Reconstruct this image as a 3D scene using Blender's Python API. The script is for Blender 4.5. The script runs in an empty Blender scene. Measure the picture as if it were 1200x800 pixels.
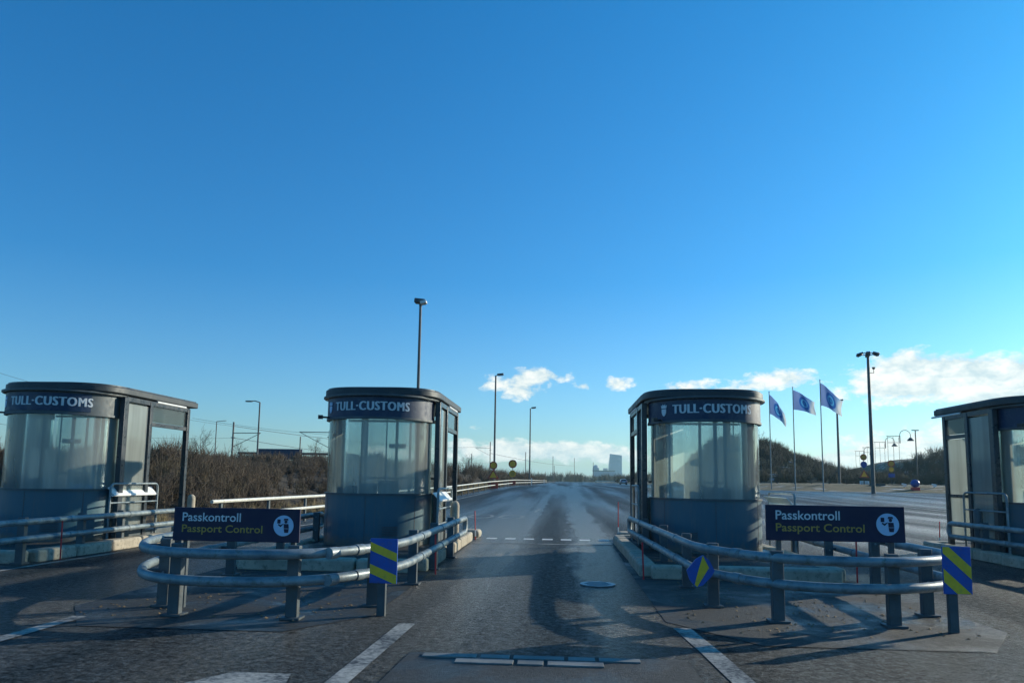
import bpy, math, random
import numpy as np
from mathutils import Vector, Matrix
random.seed(7); RNG = np.random.default_rng(7)
S = bpy.context.scene; COL = S.collection
R = math.radians; PI = math.pi

# ------------------------------------------------------------------ materials
def newmat(name):
    m = bpy.data.materials.new(name); m.use_nodes = True
    nt = m.node_tree; return m, nt, nt.nodes['Principled BSDF']
def noise(nt, scale, detail=4, rough=.55, vec=None, dist=0):
    n = nt.nodes.new('ShaderNodeTexNoise'); n.inputs['Scale'].default_value = scale
    n.inputs['Detail'].default_value = detail; n.inputs['Roughness'].default_value = rough
    n.inputs['Distortion'].default_value = dist
    if vec: nt.links.new(vec, n.inputs['Vector'])
    return n.outputs['Fac']
def ramp(nt, fac, stops):
    r = nt.nodes.new('ShaderNodeValToRGB'); e = r.color_ramp.elements
    while len(e) < len(stops): e.new(.5)
    for k, (p, c) in enumerate(stops):
        e[k].position = p; e[k].color = (*c, 1) if len(c) == 3 else c
    nt.links.new(fac, r.inputs[0]); return r.outputs[0]
def g3(v): return (v, v, v)
def math_(nt, op, a, b=None, clamp=False):
    n = nt.nodes.new('ShaderNodeMath'); n.operation = op; n.use_clamp = clamp
    for i, x in enumerate((a, b)):
        if x is None: continue
        if isinstance(x, (int, float)): n.inputs[i].default_value = x
        else: nt.links.new(x, n.inputs[i])
    return n.outputs[0]
def mixc(nt, fac, a, b, mode='MIX'):
    n = nt.nodes.new('ShaderNodeMix'); n.data_type = 'RGBA'; n.blend_type = mode
    for s, x in ((0, fac), (6, a), (7, b)):
        if isinstance(x, (int, float)): n.inputs[s].default_value = x
        elif isinstance(x, tuple): n.inputs[s].default_value = (*x, 1)
        else: nt.links.new(x, n.inputs[s])
    return n.outputs[2]
def coords(nt, kind='Object', scale=(1, 1, 1)):
    t = nt.nodes.new('ShaderNodeTexCoord'); m = nt.nodes.new('ShaderNodeMapping')
    m.inputs['Scale'].default_value = scale; nt.links.new(t.outputs[kind], m.inputs['Vector'])
    return m.outputs['Vector']
def bump(nt, b, h, strength, dist=.01):
    n = nt.nodes.new('ShaderNodeBump'); n.inputs['Strength'].default_value = strength
    n.inputs['Distance'].default_value = dist; nt.links.new(h, n.inputs['Height'])
    nt.links.new(n.outputs[0], b.inputs['Normal'])
def weathered(name, c1, c2, rough=.5, metal=0, scale=3, fine=60, bstr=.15, dirt=None, rvar=.15, stretch=(1, 1, 1)):
    m, nt, b = newmat(name); v = coords(nt, scale=stretch)
    f = noise(nt, scale, 6, .6, v)
    c = ramp(nt, f, [(.32, c1), (.68, c2)])
    if dirt:
        d = ramp(nt, noise(nt, scale * 2.7, 8, .7, v), [(.52, g3(0)), (.72, g3(1))])
        c = mixc(nt, d, c, dirt)
    nt.links.new(c, b.inputs['Base Color'])
    ff = noise(nt, fine, 5, .6, v)
    r = ramp(nt, noise(nt, scale * 2, 5, .6, v), [(.3, g3(max(.04, rough - rvar))), (.7, g3(min(1, rough + rvar)))])
    nt.links.new(r, b.inputs['Roughness']); b.inputs['Metallic'].default_value = metal
    bump(nt, b, ff, bstr, .004)
    return m
M = {}
M['galv'] = weathered('galvanised', (.11, .155, .18), (.29, .335, .345), .48, .2, 5, 50, .25, (.11, .11, .09))
M['galv_dark'] = weathered('galvanised_dark', (.05, .07, .082), (.095, .115, .125), .55, .15, 6, 60, .15, (.08, .07, .055))
M['cream'] = weathered('cream_paint', (.62, .60, .52), (.75, .73, .64), .4, 0, 5, 60, .1, (.4, .36, .28))
M['bluewall'] = weathered('blue_grey_panel', (.022, .095, .135), (.038, .12, .16), .42, 0, 2.2, 40, .05, (.06, .12, .14), .1, (1, 1, .35))
M['dark'] = weathered('dark_paint', (.018, .026, .034), (.03, .04, .05), .35, 0, 4, 60, .08, (.06, .06, .06))
M['roof'] = weathered('roof_metal', (.022, .030, .036), (.04, .05, .056), .5, .2, 2, 40, .1, (.08, .085, .08))
M['roofedge'] = weathered('roof_edge', (.22, .22, .21), (.32, .31, .29), .5, .2, 5, 40, .1)
M['navy'] = weathered('navy_fascia', (.005, .024, .062), (.008, .032, .08), .5, 0, 3, 60, .03, (.05, .07, .12))
M['signblue'] = weathered('sign_navy', (.007, .007, .034), (.010, .011, .046), .6, 0, 3, 60, .02)
M['letter'] = weathered('pale_lettering', (.55, .60, .62), (.68, .72, .73), .5, 0, 14, 60, .02)
M['white'] = weathered('white_paint', (.7, .71, .7), (.82, .82, .8), .4, 0, 5, 60, .03)
M['yellow'] = weathered('yellow_letter', (.36, .23, .045), (.46, .30, .06), .6, 0, 10, 60, .02)
M['pictoblue'] = weathered('pale_blue', (.38, .55, .75), (.48, .64, .8), .5, 0, 10, 60, .02)
M['cblue'] = weathered('marker_blue', (.006, .07, .34), (.010, .10, .44), .45, 0, 8, 60, .03, (.05, .09, .25))
M['cyel'] = weathered('marker_yellow', (.74, .46, .02), (.85, .56, .03), .45, 0, 8, 60, .03, (.5, .36, .08))
M['red'] = weathered('red_plastic', (.55, .02, .03), (.7, .04, .05), .45, 0, 8, 40, .03)
M['concrete'] = weathered('concrete', (.24, .23, .20), (.38, .36, .30), .8, 0, 3, 45, .45, (.13, .12, .10))
M['kerb'] = weathered('kerb_stone', (.33, .285, .215), (.50, .44, .34), .85, 0, 5, 60, .5, (.14, .125, .10))
M['brownsign'] = weathered('orange_sign', (.55, .25, .03), (.68, .33, .05), .5, 0, 4, 40, .02)
M['whitegrey'] = weathered('interior_grey', (.38, .40, .40), (.5, .52, .5), .6, 0, 3, 40, .05)
M['black'] = weathered('black_plastic', (.012, .013, .015), (.025, .026, .028), .4, 0, 4, 40, .05)
M['skyblue_cloth'] = weathered('blue_cloth', (.04, .22, .62), (.08, .32, .75), .8, 0, 9, 40, .3)
M['trunk'] = weathered('bark', (.06, .045, .035), (.11, .085, .065), .9, 0, 2, 20, .4)
M['twig'] = weathered('bare_twigs', (.05, .037, .026), (.105, .078, .052), .9, 0, .12, 8, .1, (.075, .072, .036))
M['twig_far'] = weathered('bare_twigs_far', (.045, .042, .032), (.075, .070, .050), .9, 0, .05, 4, .1)
M['railpole'] = weathered('mast_steel', (.06, .065, .07), (.11, .115, .12), .5, .3, 2, 20, .05)
M['carpaint'] = weathered('silver_car', (.30, .33, .38), (.34, .37, .42), .25, .4, 2, 20, .02)
M['tyre'] = weathered('tyre', (.015, .015, .015), (.025, .025, .025), .8, 0, 9, 40, .1)
M['bldg'] = weathered('glass_tower', (.22, .33, .44), (.30, .42, .52), .25, .1, .02, .5, .02)
M['bldg2'] = weathered('far_building', (.30, .36, .42), (.38, .43, .48), .6, 0, .02, .5, .02)
M['darkglass'] = weathered('dark_glass', (.01, .015, .02), (.02, .025, .03), .08, 0, 4, 40, .0)
M['lampglass'] = weathered('lamp_glass', (.6, .62, .6), (.7, .72, .7), .2, 0, 4, 40, .0)
M['stopblue'] = weathered('sign_blue', (.01, .05, .25), (.015, .07, .3), .45, 0, 4, 40, .02)

def grime(m):
    nt = m.node_tree; b = nt.nodes['Principled BSDF']; src = b.inputs['Base Color'].links[0].from_socket
    v = coords(nt); sx = nt.nodes.new('ShaderNodeSeparateXYZ'); nt.links.new(v, sx.inputs[0])
    f = math_(nt, 'SUBTRACT', math_(nt, 'MULTIPLY', noise(nt, 9, 8, .75, v), .85), math_(nt, 'MULTIPLY', sx.outputs[2], 1.3))
    f2 = ramp(nt, f, [(.16, g3(0)), (.40, g3(.85))])
    st = ramp(nt, noise(nt, 1, 6, .7, coords(nt, scale=(22, 22, .9))), [(.56, g3(0)), (.70, g3(.45))])
    c = mixc(nt, st, mixc(nt, f2, src, (.13, .12, .095)), (.10, .12, .12)); nt.links.new(c, b.inputs['Base Color'])
grime(M['bluewall'])
def glass_mat(name, dust, det=5):
    m, nt, b = newmat(name); nt.nodes.remove(b); out = nt.nodes['Material Output']
    v = coords(nt, scale=(3.2, 3.2, .3)); v2 = coords(nt)
    n1 = noise(nt, 1.0, det, .6, v); n2 = noise(nt, 1.1, 3, .5, v2)
    s = math_(nt, 'ADD', math_(nt, 'MULTIPLY', n1, .9), math_(nt, 'MULTIPLY', n2, .35))
    f = ramp(nt, s, [(.42, g3(dust[0])), (.85, g3(dust[1]))])
    tr = nt.nodes.new('ShaderNodeBsdfTransparent'); tr.inputs[0].default_value = (.93, .98, .965, 1)
    df = nt.nodes.new('ShaderNodeBsdfDiffuse'); df.inputs[0].default_value = (.78, .82, .78, 1)
    tl = nt.nodes.new('ShaderNodeBsdfTranslucent'); tl.inputs[0].default_value = (.82, .85, .78, 1)
    gl = nt.nodes.new('ShaderNodeBsdfGlossy'); gl.inputs['Roughness'].default_value = .06
    gl.inputs[0].default_value = (.85, .92, .95, 1)
    d = nt.nodes.new('ShaderNodeMixShader'); d.inputs[0].default_value = .5
    nt.links.new(df.outputs[0], d.inputs[1]); nt.links.new(tl.outputs[0], d.inputs[2])
    a = nt.nodes.new('ShaderNodeMixShader'); nt.links.new(f, a.inputs[0])
    nt.links.new(tr.outputs[0], a.inputs[1]); nt.links.new(d.outputs[0], a.inputs[2])
    fr = nt.nodes.new('ShaderNodeFresnel'); fr.inputs[0].default_value = 1.45
    c = nt.nodes.new('ShaderNodeMixShader'); nt.links.new(fr.outputs[0], c.inputs[0])
    nt.links.new(a.outputs[0], c.inputs[1]); nt.links.new(gl.outputs[0], c.inputs[2])
    nt.links.new(c.outputs[0], out.inputs[0]); return m
M['glass'] = glass_mat('dusty_glass', (.24, .46)); M['clearglass'] = glass_mat('clear_glass', (.05, .14), 2); M['sideglass'] = glass_mat('side_glass', (.32, .55), 2)

def asphalt_mat(name='asphalt'):
    m, nt, b = newmat(name); v = coords(nt)
    big = noise(nt, .22, 3, .5, v)
    track = noise(nt, 1, 5, .6, coords(nt, scale=(.9, .035, 1)))
    speck = noise(nt, 42, 5, .85, v); grit = noise(nt, 110, 2, .8, v)
    c = ramp(nt, big, [(.3, (.012, .022, .028)), (.7, (.024, .035, .042))])
    c = mixc(nt, ramp(nt, track, [(.46, g3(0)), (.66, g3(.75))]), c, (.040, .040, .036))
    mid = noise(nt, 13, 7, .8, v)
    sp = ramp(nt, speck, [(.30, g3(.30)), (.50, g3(.9)), (.62, g3(1.7)), (.74, g3(3.6))])
    c = mixc(nt, 1.0, c, sp, 'MULTIPLY'); c = mixc(nt, 1.0, c, ramp(nt, mid, [(.34, g3(.3)), (.5, g3(1)), (.62, g3(2.8))]), 'MULTIPLY')
    vo = nt.nodes.new('ShaderNodeTexVoronoi'); vo.feature = 'DISTANCE_TO_EDGE'; vo.inputs['Scale'].default_value = .13
    dv = nt.nodes.new('ShaderNodeVectorMath'); dv.operation = 'ADD'
    nn = nt.nodes.new('ShaderNodeTexNoise'); nn.inputs['Scale'].default_value = 1.1; nn.inputs['Detail'].default_value = 6
    nt.links.new(v, nn.inputs['Vector']); nt.links.new(v, dv.inputs[0]); nt.links.new(nn.outputs['Color'], dv.inputs[1])
    nt.links.new(dv.outputs[0], vo.inputs['Vector'])
    cr = ramp(nt, vo.outputs['Distance'], [(.0012, g3(.35)), (.004, g3(1))])
    c = mixc(nt, 1.0, c, cr, 'MULTIPLY')
    w1 = noise(nt, 1, 3, .5, coords(nt, scale=(.45, .018, 1)), 0)
    wetm = ramp(nt, w1, [(.40, g3(0)), (.60, g3(1))])
    sx = nt.nodes.new('ShaderNodeSeparateXYZ'); nt.links.new(v, sx.inputs[0])       # damp wheel tracks of the middle lane
    wob = math_(nt, 'MULTIPLY', math_(nt, 'SUBTRACT', noise(nt, 1, 6, .65, coords(nt, scale=(2.2, .5, 1))), .5), 1.6)
    for cx_, w_ in ((.72, .62), (-1.15, .38)):
        q = math_(nt, 'DIVIDE', math_(nt, 'SUBTRACT', sx.outputs[0], cx_), w_)
        e_ = math_(nt, 'ADD', math_(nt, 'EXPONENT', math_(nt, 'MULTIPLY', math_(nt, 'MULTIPLY', q, q), -1.0)), wob)
        near = math_(nt, 'LESS_THAN', sx.outputs[1], 60.0)
        wetm = math_(nt, 'MAXIMUM', wetm, math_(nt, 'MULTIPLY', ramp(nt, e_, [(.30, g3(0)), (.75, g3(1))]), near))
    c = mixc(nt, wetm, c, mixc(nt, 1.0, c, (.6, .66, .74), 'MULTIPLY'))
    nt.links.new(c, b.inputs['Base Color'])
    rr = mixc(nt, wetm, g3(.54), g3(.31)); nt.links.new(rr, b.inputs['Roughness'])
    sg = math_(nt, 'ADD', math_(nt, 'MULTIPLY', speck, .45), math_(nt, 'MULTIPLY', mid, .55))
    sl = ramp(nt, sg, [(.40, g3(.03)), (.50, g3(.32)), (.56, g3(.75)), (.62, g3(1.0))])
    nt.links.new(math_(nt, 'MULTIPLY', sl, math_(nt, 'ADD', math_(nt, 'MULTIPLY', wetm, .75), .25)), b.inputs['Specular IOR Level'])
    h = math_(nt, 'ADD', math_(nt, 'ADD', speck, math_(nt, 'MULTIPLY', grit, .4)), math_(nt, 'MULTIPLY', mid, 2.2))
    bump(nt, b, h, 1.0, .04)
    return m
M['asphalt'] = asphalt_mat()
def pad_mat():
    m, nt, b = newmat('pad_concrete'); v = coords(nt)
    a = noise(nt, .9, 7, .65, v, .5)
    c = ramp(nt, a, [(.35, (.018, .023, .025)), (.60, (.036, .038, .034)), (.69, (.13, .16, .17)), (.80, (.24, .28, .30))])
    sp = ramp(nt, noise(nt, 20, 7, .85, v), [(.3, g3(.35)), (.5, g3(.95)), (.70, g3(2.5))])
    nt.links.new(mixc(nt, 1.0, c, sp, 'MULTIPLY'), b.inputs['Base Color'])
    nt.links.new(ramp(nt, a, [(.45, g3(.75)), (.62, g3(.3))]), b.inputs['Roughness'])
    bump(nt, b, noise(nt, 45, 5, .8, v), .9, .015); return m
M['pad'] = pad_mat()
def paint_mat():
    m, nt, b = newmat('road_paint'); v = coords(nt)
    w = noise(nt, 22, 8, .75, v); w2 = noise(nt, 2.5, 4, .6, v)
    s = math_(nt, 'ADD', math_(nt, 'MULTIPLY', w, .6), math_(nt, 'MULTIPLY', w2, .4))
    c = ramp(nt, s, [(.42, (.04, .042, .04)), (.48, (.20, .20, .18)), (.60, (.44, .42, .36))])
    nt.links.new(c, b.inputs['Base Color']); b.inputs['Roughness'].default_value = .6
    bump(nt, b, noise(nt, 90, 3, .7, v), .5, .006); return m
M['paint'] = paint_mat(); M['freshpaint'] = weathered('bright_road_paint', (.55, .56, .54), (.78, .78, .74), .6, 0, 6, 60, .2, (.3, .3, .28))
def grass_mat():
    m, nt, b = newmat('winter_grass'); v = coords(nt)
    c = ramp(nt, noise(nt, .25, 8, .65, v), [(.3, (.07, .075, .03)), (.5, (.16, .13, .07)), (.7, (.24, .19, .11))])
    sn = ramp(nt, noise(nt, 1, 6, .6, coords(nt, scale=(.22, .6, 1))), [(.57, g3(0)), (.63, g3(.8))])
    sx = nt.nodes.new('ShaderNodeSeparateXYZ'); nt.links.new(v, sx.inputs[0])
    east = math_(nt, 'GREATER_THAN', sx.outputs[0], 14.0)
    brown = ramp(nt, noise(nt, 1.2, 8, .7, v), [(.3, (.045, .034, .022)), (.7, (.10, .075, .048))])
    c = mixc(nt, east, brown, c); sn = math_(nt, 'MULTIPLY', sn, east)
    c = mixc(nt, sn, c, (.62, .66, .68))
    sp = ramp(nt, noise(nt, 6, 6, .8, v), [(.3, g3(.55)), (.7, g3(1.4))])
    nt.links.new(mixc(nt, 1.0, c, sp, 'MULTIPLY'), b.inputs['Base Color'])
    b.inputs['Roughness'].default_value = .95
    bump(nt, b, noise(nt, 4, 8, .8, v), 1, .2); return m
M['grass'] = grass_mat()
M['scrubsoil'] = weathered('scrub_soil', (.055, .042, .026), (.115, .085, .052), .95, 0, .3, 4, .9)

# ------------------------------------------------------------------ mesh helpers
class MB:
    def __init__(s): s.v = []; s.f = []
    def add(s, vs, fs):
        n = len(s.v); s.v += [tuple(p) for p in vs]; s.f += [tuple(n + i for i in f) for f in fs]; return s
    def box(s, c, d, rz=0, rx=0, ry=0):
        mt = Matrix.Rotation(rz, 3, 'Z') @ Matrix.Rotation(ry, 3, 'Y') @ Matrix.Rotation(rx, 3, 'X')
        vs = [Vector(c) + mt @ Vector((x * d[0] / 2, y * d[1] / 2, z * d[2] / 2)) for x in (-1, 1) for y in (-1, 1) for z in (-1, 1)]
        return s.add(vs, [(0, 1, 3, 2), (4, 6, 7, 5), (0, 4, 5, 1), (2, 3, 7, 6), (0, 2, 6, 4), (1, 5, 7, 3)])
    def tube(s, pts, r, n=10, closed=False, r2=None):
        pts = [Vector(p) for p in pts]; k = len(pts); vs = []; prev = None
        for i, p in enumerate(pts):
            a = pts[(i - 1) % k] if (closed or i > 0) else p; b = pts[(i + 1) % k] if (closed or i < k - 1) else p
            t = (b - a).normalized()
            if prev is None:
                u = t.orthogonal().normalized() if abs(t.z) > .9 else t.cross(Vector((0, 0, 1))).normalized()
            else:
                u = prev - t * prev.dot(t); u = u.normalized() if u.length > 1e-6 else t.orthogonal().normalized()
            prev = u; w = t.cross(u)
            rr = r if r2 is None else r + (r2 - r) * i / (k - 1)
            vs += [p + (u * math.cos(2 * PI * j / n) + w * math.sin(2 * PI * j / n)) * rr for j in range(n)]
        fs = []; m = k if closed else k - 1
        for i in range(m):
            a = i * n; b = ((i + 1) % k) * n
            fs += [(a + j, a + (j + 1) % n, b + (j + 1) % n, b + j) for j in range(n)]
        if not closed: fs += [tuple(range(n - 1, -1, -1)), tuple(range((k - 1) * n, k * n))]
        return s.add(vs, fs)
    def cyl(s, p, q, r, n=16, r2=None): return s.tube([p, q], r, n, False, r2)
    def prism(s, poly, z0, z1, close=True):
        n = len(poly)
        vs = [(x, y, z0) for x, y in poly] + [(x, y, z1) for x, y in poly]
        fs = [(i, (i + 1) % n, n + (i + 1) % n, n + i) for i in range(n)]
        fs += [tuple(range(n - 1, -1, -1)), tuple(range(n, 2 * n))]
        return s.add(vs, fs)
    def arc(s, r0, r1, a0, a1, z0, z1, n=40, c=(0, 0)):
        vs = []
        for i in range(n + 1):
            a = a0 + (a1 - a0) * i / n; x, y = math.cos(a), math.sin(a)
            for r, z in ((r0, z0), (r1, z0), (r1, z1), (r0, z1)): vs.append((c[0] + x * r, c[1] + y * r, z))
        fs = []
        for i in range(n):
            a = i * 4; b = a + 4
            fs += [(a + j, b + j, b + (j + 1) % 4, a + (j + 1) % 4) for j in range(4)]
        fs += [(0, 1, 2, 3), (n * 4 + 3, n * 4 + 2, n * 4 + 1, n * 4)]
        return s.add(vs, fs)
    def disc(s, c, r, th, axis='Y', n=28):
        d = {'X': Vector((1, 0, 0)), 'Y': Vector((0, 1, 0)), 'Z': Vector((0, 0, 1))}[axis]
        c = Vector(c); return s.cyl(c - d * th / 2, c + d * th / 2, r, n)
    def sphere(s, c, r, n=12, m=8, sz=1):
        vs = []; fs = []
        for i in range(m + 1):
            t = PI * i / m
            for j in range(n): vs.append((c[0] + r * math.sin(t) * math.cos(2 * PI * j / n), c[1] + r * math.sin(t) * math.sin(2 * PI * j / n), c[2] + r * sz * math.cos(t)))
        for i in range(m):
            for j in range(n): fs.append((i * n + j, (i + 1) * n + j, (i + 1) * n + (j + 1) % n, i * n + (j + 1) % n))
        return s.add(vs, fs)
    def build(s, name, mat, parent=None, loc=None, rz=0, smooth=True, bevel=0, **kw):
        me = bpy.data.meshes.new(name); me.from_pydata(s.v, [], s.f)
        import bmesh as _b
        bm = _b.new(); bm.from_mesh(me); _b.ops.recalc_face_normals(bm, faces=bm.faces); bm.to_mesh(me); bm.free()
        me.materials.append(mat)
        if smooth:
            me.shade_smooth(); me.set_sharp_from_angle(angle=R(32))
        o = bpy.data.objects.new(name, me); COL.objects.link(o)
        if parent: o.parent = parent
        if loc: o.location = loc
        o.rotation_euler.z = rz
        if bevel:
            b = o.modifiers.new('bevel', 'BEVEL'); b.width = bevel; b.segments = 2; b.limit_method = 'ANGLE'
        for k, x in kw.items(): o[k] = x
        return o
def tag(o, label, cat, group=None):
    o['label'] = label; o['category'] = cat
    if group: o['group'] = group
    return o
def struct(o, kind='structure'): o['kind'] = kind; return o
def empty(name, loc, label, cat, group=None, rz=0):
    o = bpy.data.objects.new(name, None); COL.objects.link(o); o.location = loc; o.rotation_euler.z = rz
    o.empty_display_size = .2
    return tag(o, label, cat, group)
def copy_tree(o, parent=None):
    c = o.copy(); COL.objects.link(c); c.parent = parent
    for ch in list(o.children): copy_tree(ch, c)
    return c
def text_mesh(body, size, extrude=.003, bold=0, spacing=1.0):
    cu = bpy.data.curves.new('t', 'FONT'); cu.body = body; cu.size = size; cu.extrude = extrude
    cu.offset = bold; cu.space_character = spacing; cu.align_x = 'CENTER'; cu.align_y = 'CENTER'; cu.resolution_u = 3
    o = bpy.data.objects.new('t', cu); COL.objects.link(o)
    dg = bpy.context.evaluated_depsgraph_get(); e = o.evaluated_get(dg); me = e.to_mesh()
    vs = [tuple(v.co) for v in me.vertices]; fs = [tuple(p.vertices) for p in me.polygons]
    e.to_mesh_clear(); bpy.data.objects.remove(o); bpy.data.curves.remove(cu)
    return vs, fs
def flat_text(body, width, height, cx, cz, y, **kw):
    vs, fs = text_mesh(body, 1, 0, kw.get('bold', .0), kw.get('spacing', 1))
    xs = [v[0] for v in vs]; zs = [v[1] for v in vs]
    sx = width / (max(xs) - min(xs)); sz = height / (max(zs) - min(zs)); mx = (max(xs) + min(xs)) / 2; mz = (max(zs) + min(zs)) / 2
    b = MB(); return b.add([(cx + (x - mx) * sx, y, cz + (zz - mz) * sz) for x, zz, _ in vs], fs)
def fillet(pts, r, n=7):
    pts = [Vector(p) for p in pts]; out = [pts[0]]
    for i in range(1, len(pts) - 1):
        a, b, c = pts[i - 1], pts[i], pts[i + 1]
        rr = min(r, (a - b).length * .48, (c - b).length * .48)
        p = b + (a - b).normalized() * rr; q = b + (c - b).normalized() * rr
        for k in range(n + 1):
            t = k / n; out.append(p * (1 - t) ** 2 + b * 2 * t * (1 - t) + q * t * t)
    out.append(pts[-1]); return out
def npmesh(name, V, F, mat, parent=None):
    me = bpy.data.meshes.new(name); V = np.asarray(V, 'f'); F = np.asarray(F, 'i'); k = F.shape[1]
    me.vertices.add(len(V)); me.vertices.foreach_set('co', V.ravel())
    me.loops.add(F.size); me.loops.foreach_set('vertex_index', F.ravel())
    me.polygons.add(len(F)); me.polygons.foreach_set('loop_start', np.arange(0, F.size, k, dtype='i'))
    me.polygons.foreach_set('loop_total', np.full(len(F), k, 'i'))
    me.update(calc_edges=True); me.validate(); me.materials.append(mat)
    o = bpy.data.objects.new(name, me); COL.objects.link(o)
    if parent: o.parent = parent
    return o

# ------------------------------------------------------------------ camera
H = 1.4
cam = bpy.data.cameras.new('camera'); co = bpy.data.objects.new('camera', cam); COL.objects.link(co); S.camera = co
cam.sensor_width = 36; cam.lens = 26; cam.shift_y = 62 / 1200; cam.clip_start = .05; cam.clip_end = 20000
yaw, pitch, roll = R(3.96), R(6.6), R(.84)
co.matrix_world = Matrix.Translation((0, 0, H)) @ Matrix.Rotation(yaw, 4, 'Z') @ Matrix.Rotation(PI / 2 + pitch, 4, 'X') @ Matrix.Rotation(roll, 4, 'Z')
S.render.resolution_x = 1024; S.render.resolution_y = 682

# ------------------------------------------------------------------ terrain
def sm(t): t = np.clip(t, 0, 1); return t * t * (3 - 2 * t)
def base(Y): return .65 * sm((np.asarray(Y, float) - 30) / 65)
def hgt(X, Y):
    X = np.asarray(X, float); Y = np.asarray(Y, float); z = base(Y)
    z = z + .85 * sm((Y - 88.5) / 9) * sm((X - 25) / 7)
    z = z + (1.75 + .4 * np.sin(Y * .11)) * sm((-X - 10.2) / 7) * sm((Y - 19) / 8) * (1 - .75 * sm((Y - 70) / 160))
    z = z + 8.6 * np.exp(-((X - 38) / 14) ** 2) * sm((Y - 128) / 35) * sm((X - 24) / 12) * (1 - sm((Y - 185) / 60))
    z = z + 6.2 * sm((X - 62) / 20) * sm((Y - 112) / 25) * sm((X - 30) / 10) * (1 - sm((Y - 185) / 60))
    z = z + .12 * np.sin(X * .6) * np.cos(Y * .43) * (sm((Y - 90) / 10) * sm((X - 27) / 8) + sm((-X - 12) / 5) * sm((Y - 22) / 6))
    return z
def axis(lo, a, b, hi, d):
    c = list(np.arange(a, b + .01, d)); s = d; x = b
    while x < hi: s *= 1.35; x += s; c.append(min(x, hi))
    s = d; x = a
    while x > lo: s *= 1.35; x -= s; c.insert(0, max(x, lo))
    return np.array(sorted(set(c)))
gx = axis(-6000, -60, 140, 6000, 2.0); gy = axis(-300, -20, 260, 7000, 2.0)
XX, YY = np.meshgrid(gx, gy); ZZ = hgt(XX, YY)
nx, ny = len(gx), len(gy)
idx = np.arange(nx * ny).reshape(ny, nx)
Fq = np.stack([idx[:-1, :-1], idx[:-1, 1:], idx[1:, 1:], idx[1:, :-1]], -1).reshape(-1, 4)
g = npmesh('ground', np.stack([XX, YY, ZZ - .006], -1).reshape(-1, 3), Fq, M['grass']); struct(g); g.data.shade_smooth()
def fenceX(Y): return float(np.interp(Y, [17, 123, 230, 900], [-8.4, -5.2, -4.9, -2]))
def lx(Y): return -58 if Y <= 17 else fenceX(Y) - .25
def rx(Y): return float(np.interp(Y, [-20, 86, 88, 96, 240, 900], [140, 140, 26, 24, 24, 30]))
ys = sorted(set([y for y in gy if y <= 900] + [17.0, 17.01]))
V = []; Fl = []
K = 24
for Y in ys:
    a, b = lx(Y), rx(Y)
    for k in range(K + 1): V.append((a + (b - a) * k / K, Y, float(base(Y)) + .003))
for i in range(len(ys) - 1):
    for k in range(K): q = i * (K + 1) + k; Fl.append((q, q + 1, q + K + 2, q + K + 1))
road = npmesh('road', V, Fl, M['asphalt']); struct(road)
# painted markings -------------------------------------------------
def strip(name, pts, w, z=.008, mat='paint'):
    b = MB(); vs = []
    P = [Vector((x, y, 0)) for x, y in pts]
    for i, p in enumerate(P):
        t = (P[min(i + 1, len(P) - 1)] - P[max(i - 1, 0)]).normalized(); n = Vector((t.y, -t.x, 0))
        for s in (-1, 1):
            q = p + n * w / 2 * s; vs.append((q.x, q.y, float(base(q.y)) + z))
    b.add(vs, [(2 * i, 2 * i + 1, 2 * i + 3, 2 * i + 2) for i in range(len(P) - 1)])
    return struct(b.build(name, M[mat], smooth=False))
strip('road_line', [(-1.49, 7.3), (-1.58, 3.0)], .16)
strip('road_line', [(1.16, 7.45), (1.24, 6.4), (1.42, 3.0)], .17)
strip('road_line', [(-4.74, 7.2), (-4.70, 3.2)], .15)
strip('road_line', [(-7.95, 13.2), (-8.02, 11.2), (-8.1, 6)], .12)
strip('edge_line', [(fenceX(y) + .75, y) for y in (19, 30, 45, 60, 80, 100, 123, 160, 200, 250)], .16)
strip('road_line', [(20.0, 30), (19.5, 80), (19.8, 200)], .14)
b = MB()
for k in range(9):
    x = -2.25 + k * .445; b.add([(x, 17.8, .008), (x + .25, 17.8, .008), (x + .25, 18.15, .008), (x, 18.15, .008)], [(0, 1, 2, 3)])
struct(b.build('dashed_line', M['freshpaint'], smooth=False))
strip('stop_line', [(-2.1, 16.6), (1.3, 16.75)], .14, mat='paint')
b = MB(); b.add([(-2.35, 5.35, .008), (-1.92, 5.35, .008), (-1.75, 4.6, .008), (-2.8, 4.6, .008)], [(0, 1, 2, 3)])
struct(b.build('arrow_marking', M['paint'], smooth=False))
b = MB(); b.add([(1.95, 5.25, .008), (2.2, 5.27, .008), (2.3, 4.6, .008), (1.75, 4.6, .008)], [(0, 1, 2, 3)])
struct(b.build('arrow_marking', M['paint'], smooth=False))
# two long oval strokes of the painted lane symbol ahead
b = MB()
for cx in (-3.1, -2.55):
    n = 28; vs = []
    for i in range(n):
        a = 2 * PI * i / n
        vs += [(cx + .50 * math.cos(a), 28.6 + 1.5 * math.sin(a), .008), (cx + .36 * math.cos(a), 28.6 + 1.15 * math.sin(a), .008)]
    b.add(vs, [(2 * i, (2 * i + 2) % (2 * n), (2 * i + 3) % (2 * n), 2 * i + 1) for i in range(n)])
for v_i, v in enumerate(b.v):
    if v_i >= 56: b.v[v_i] = (v[0] + .62, v[1], v[2])
struct(b.build('lane_symbol', M['paint'], smooth=False))
strip('road_line', [(-1.2, 33), (-1.1, 36)], .12)
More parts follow.
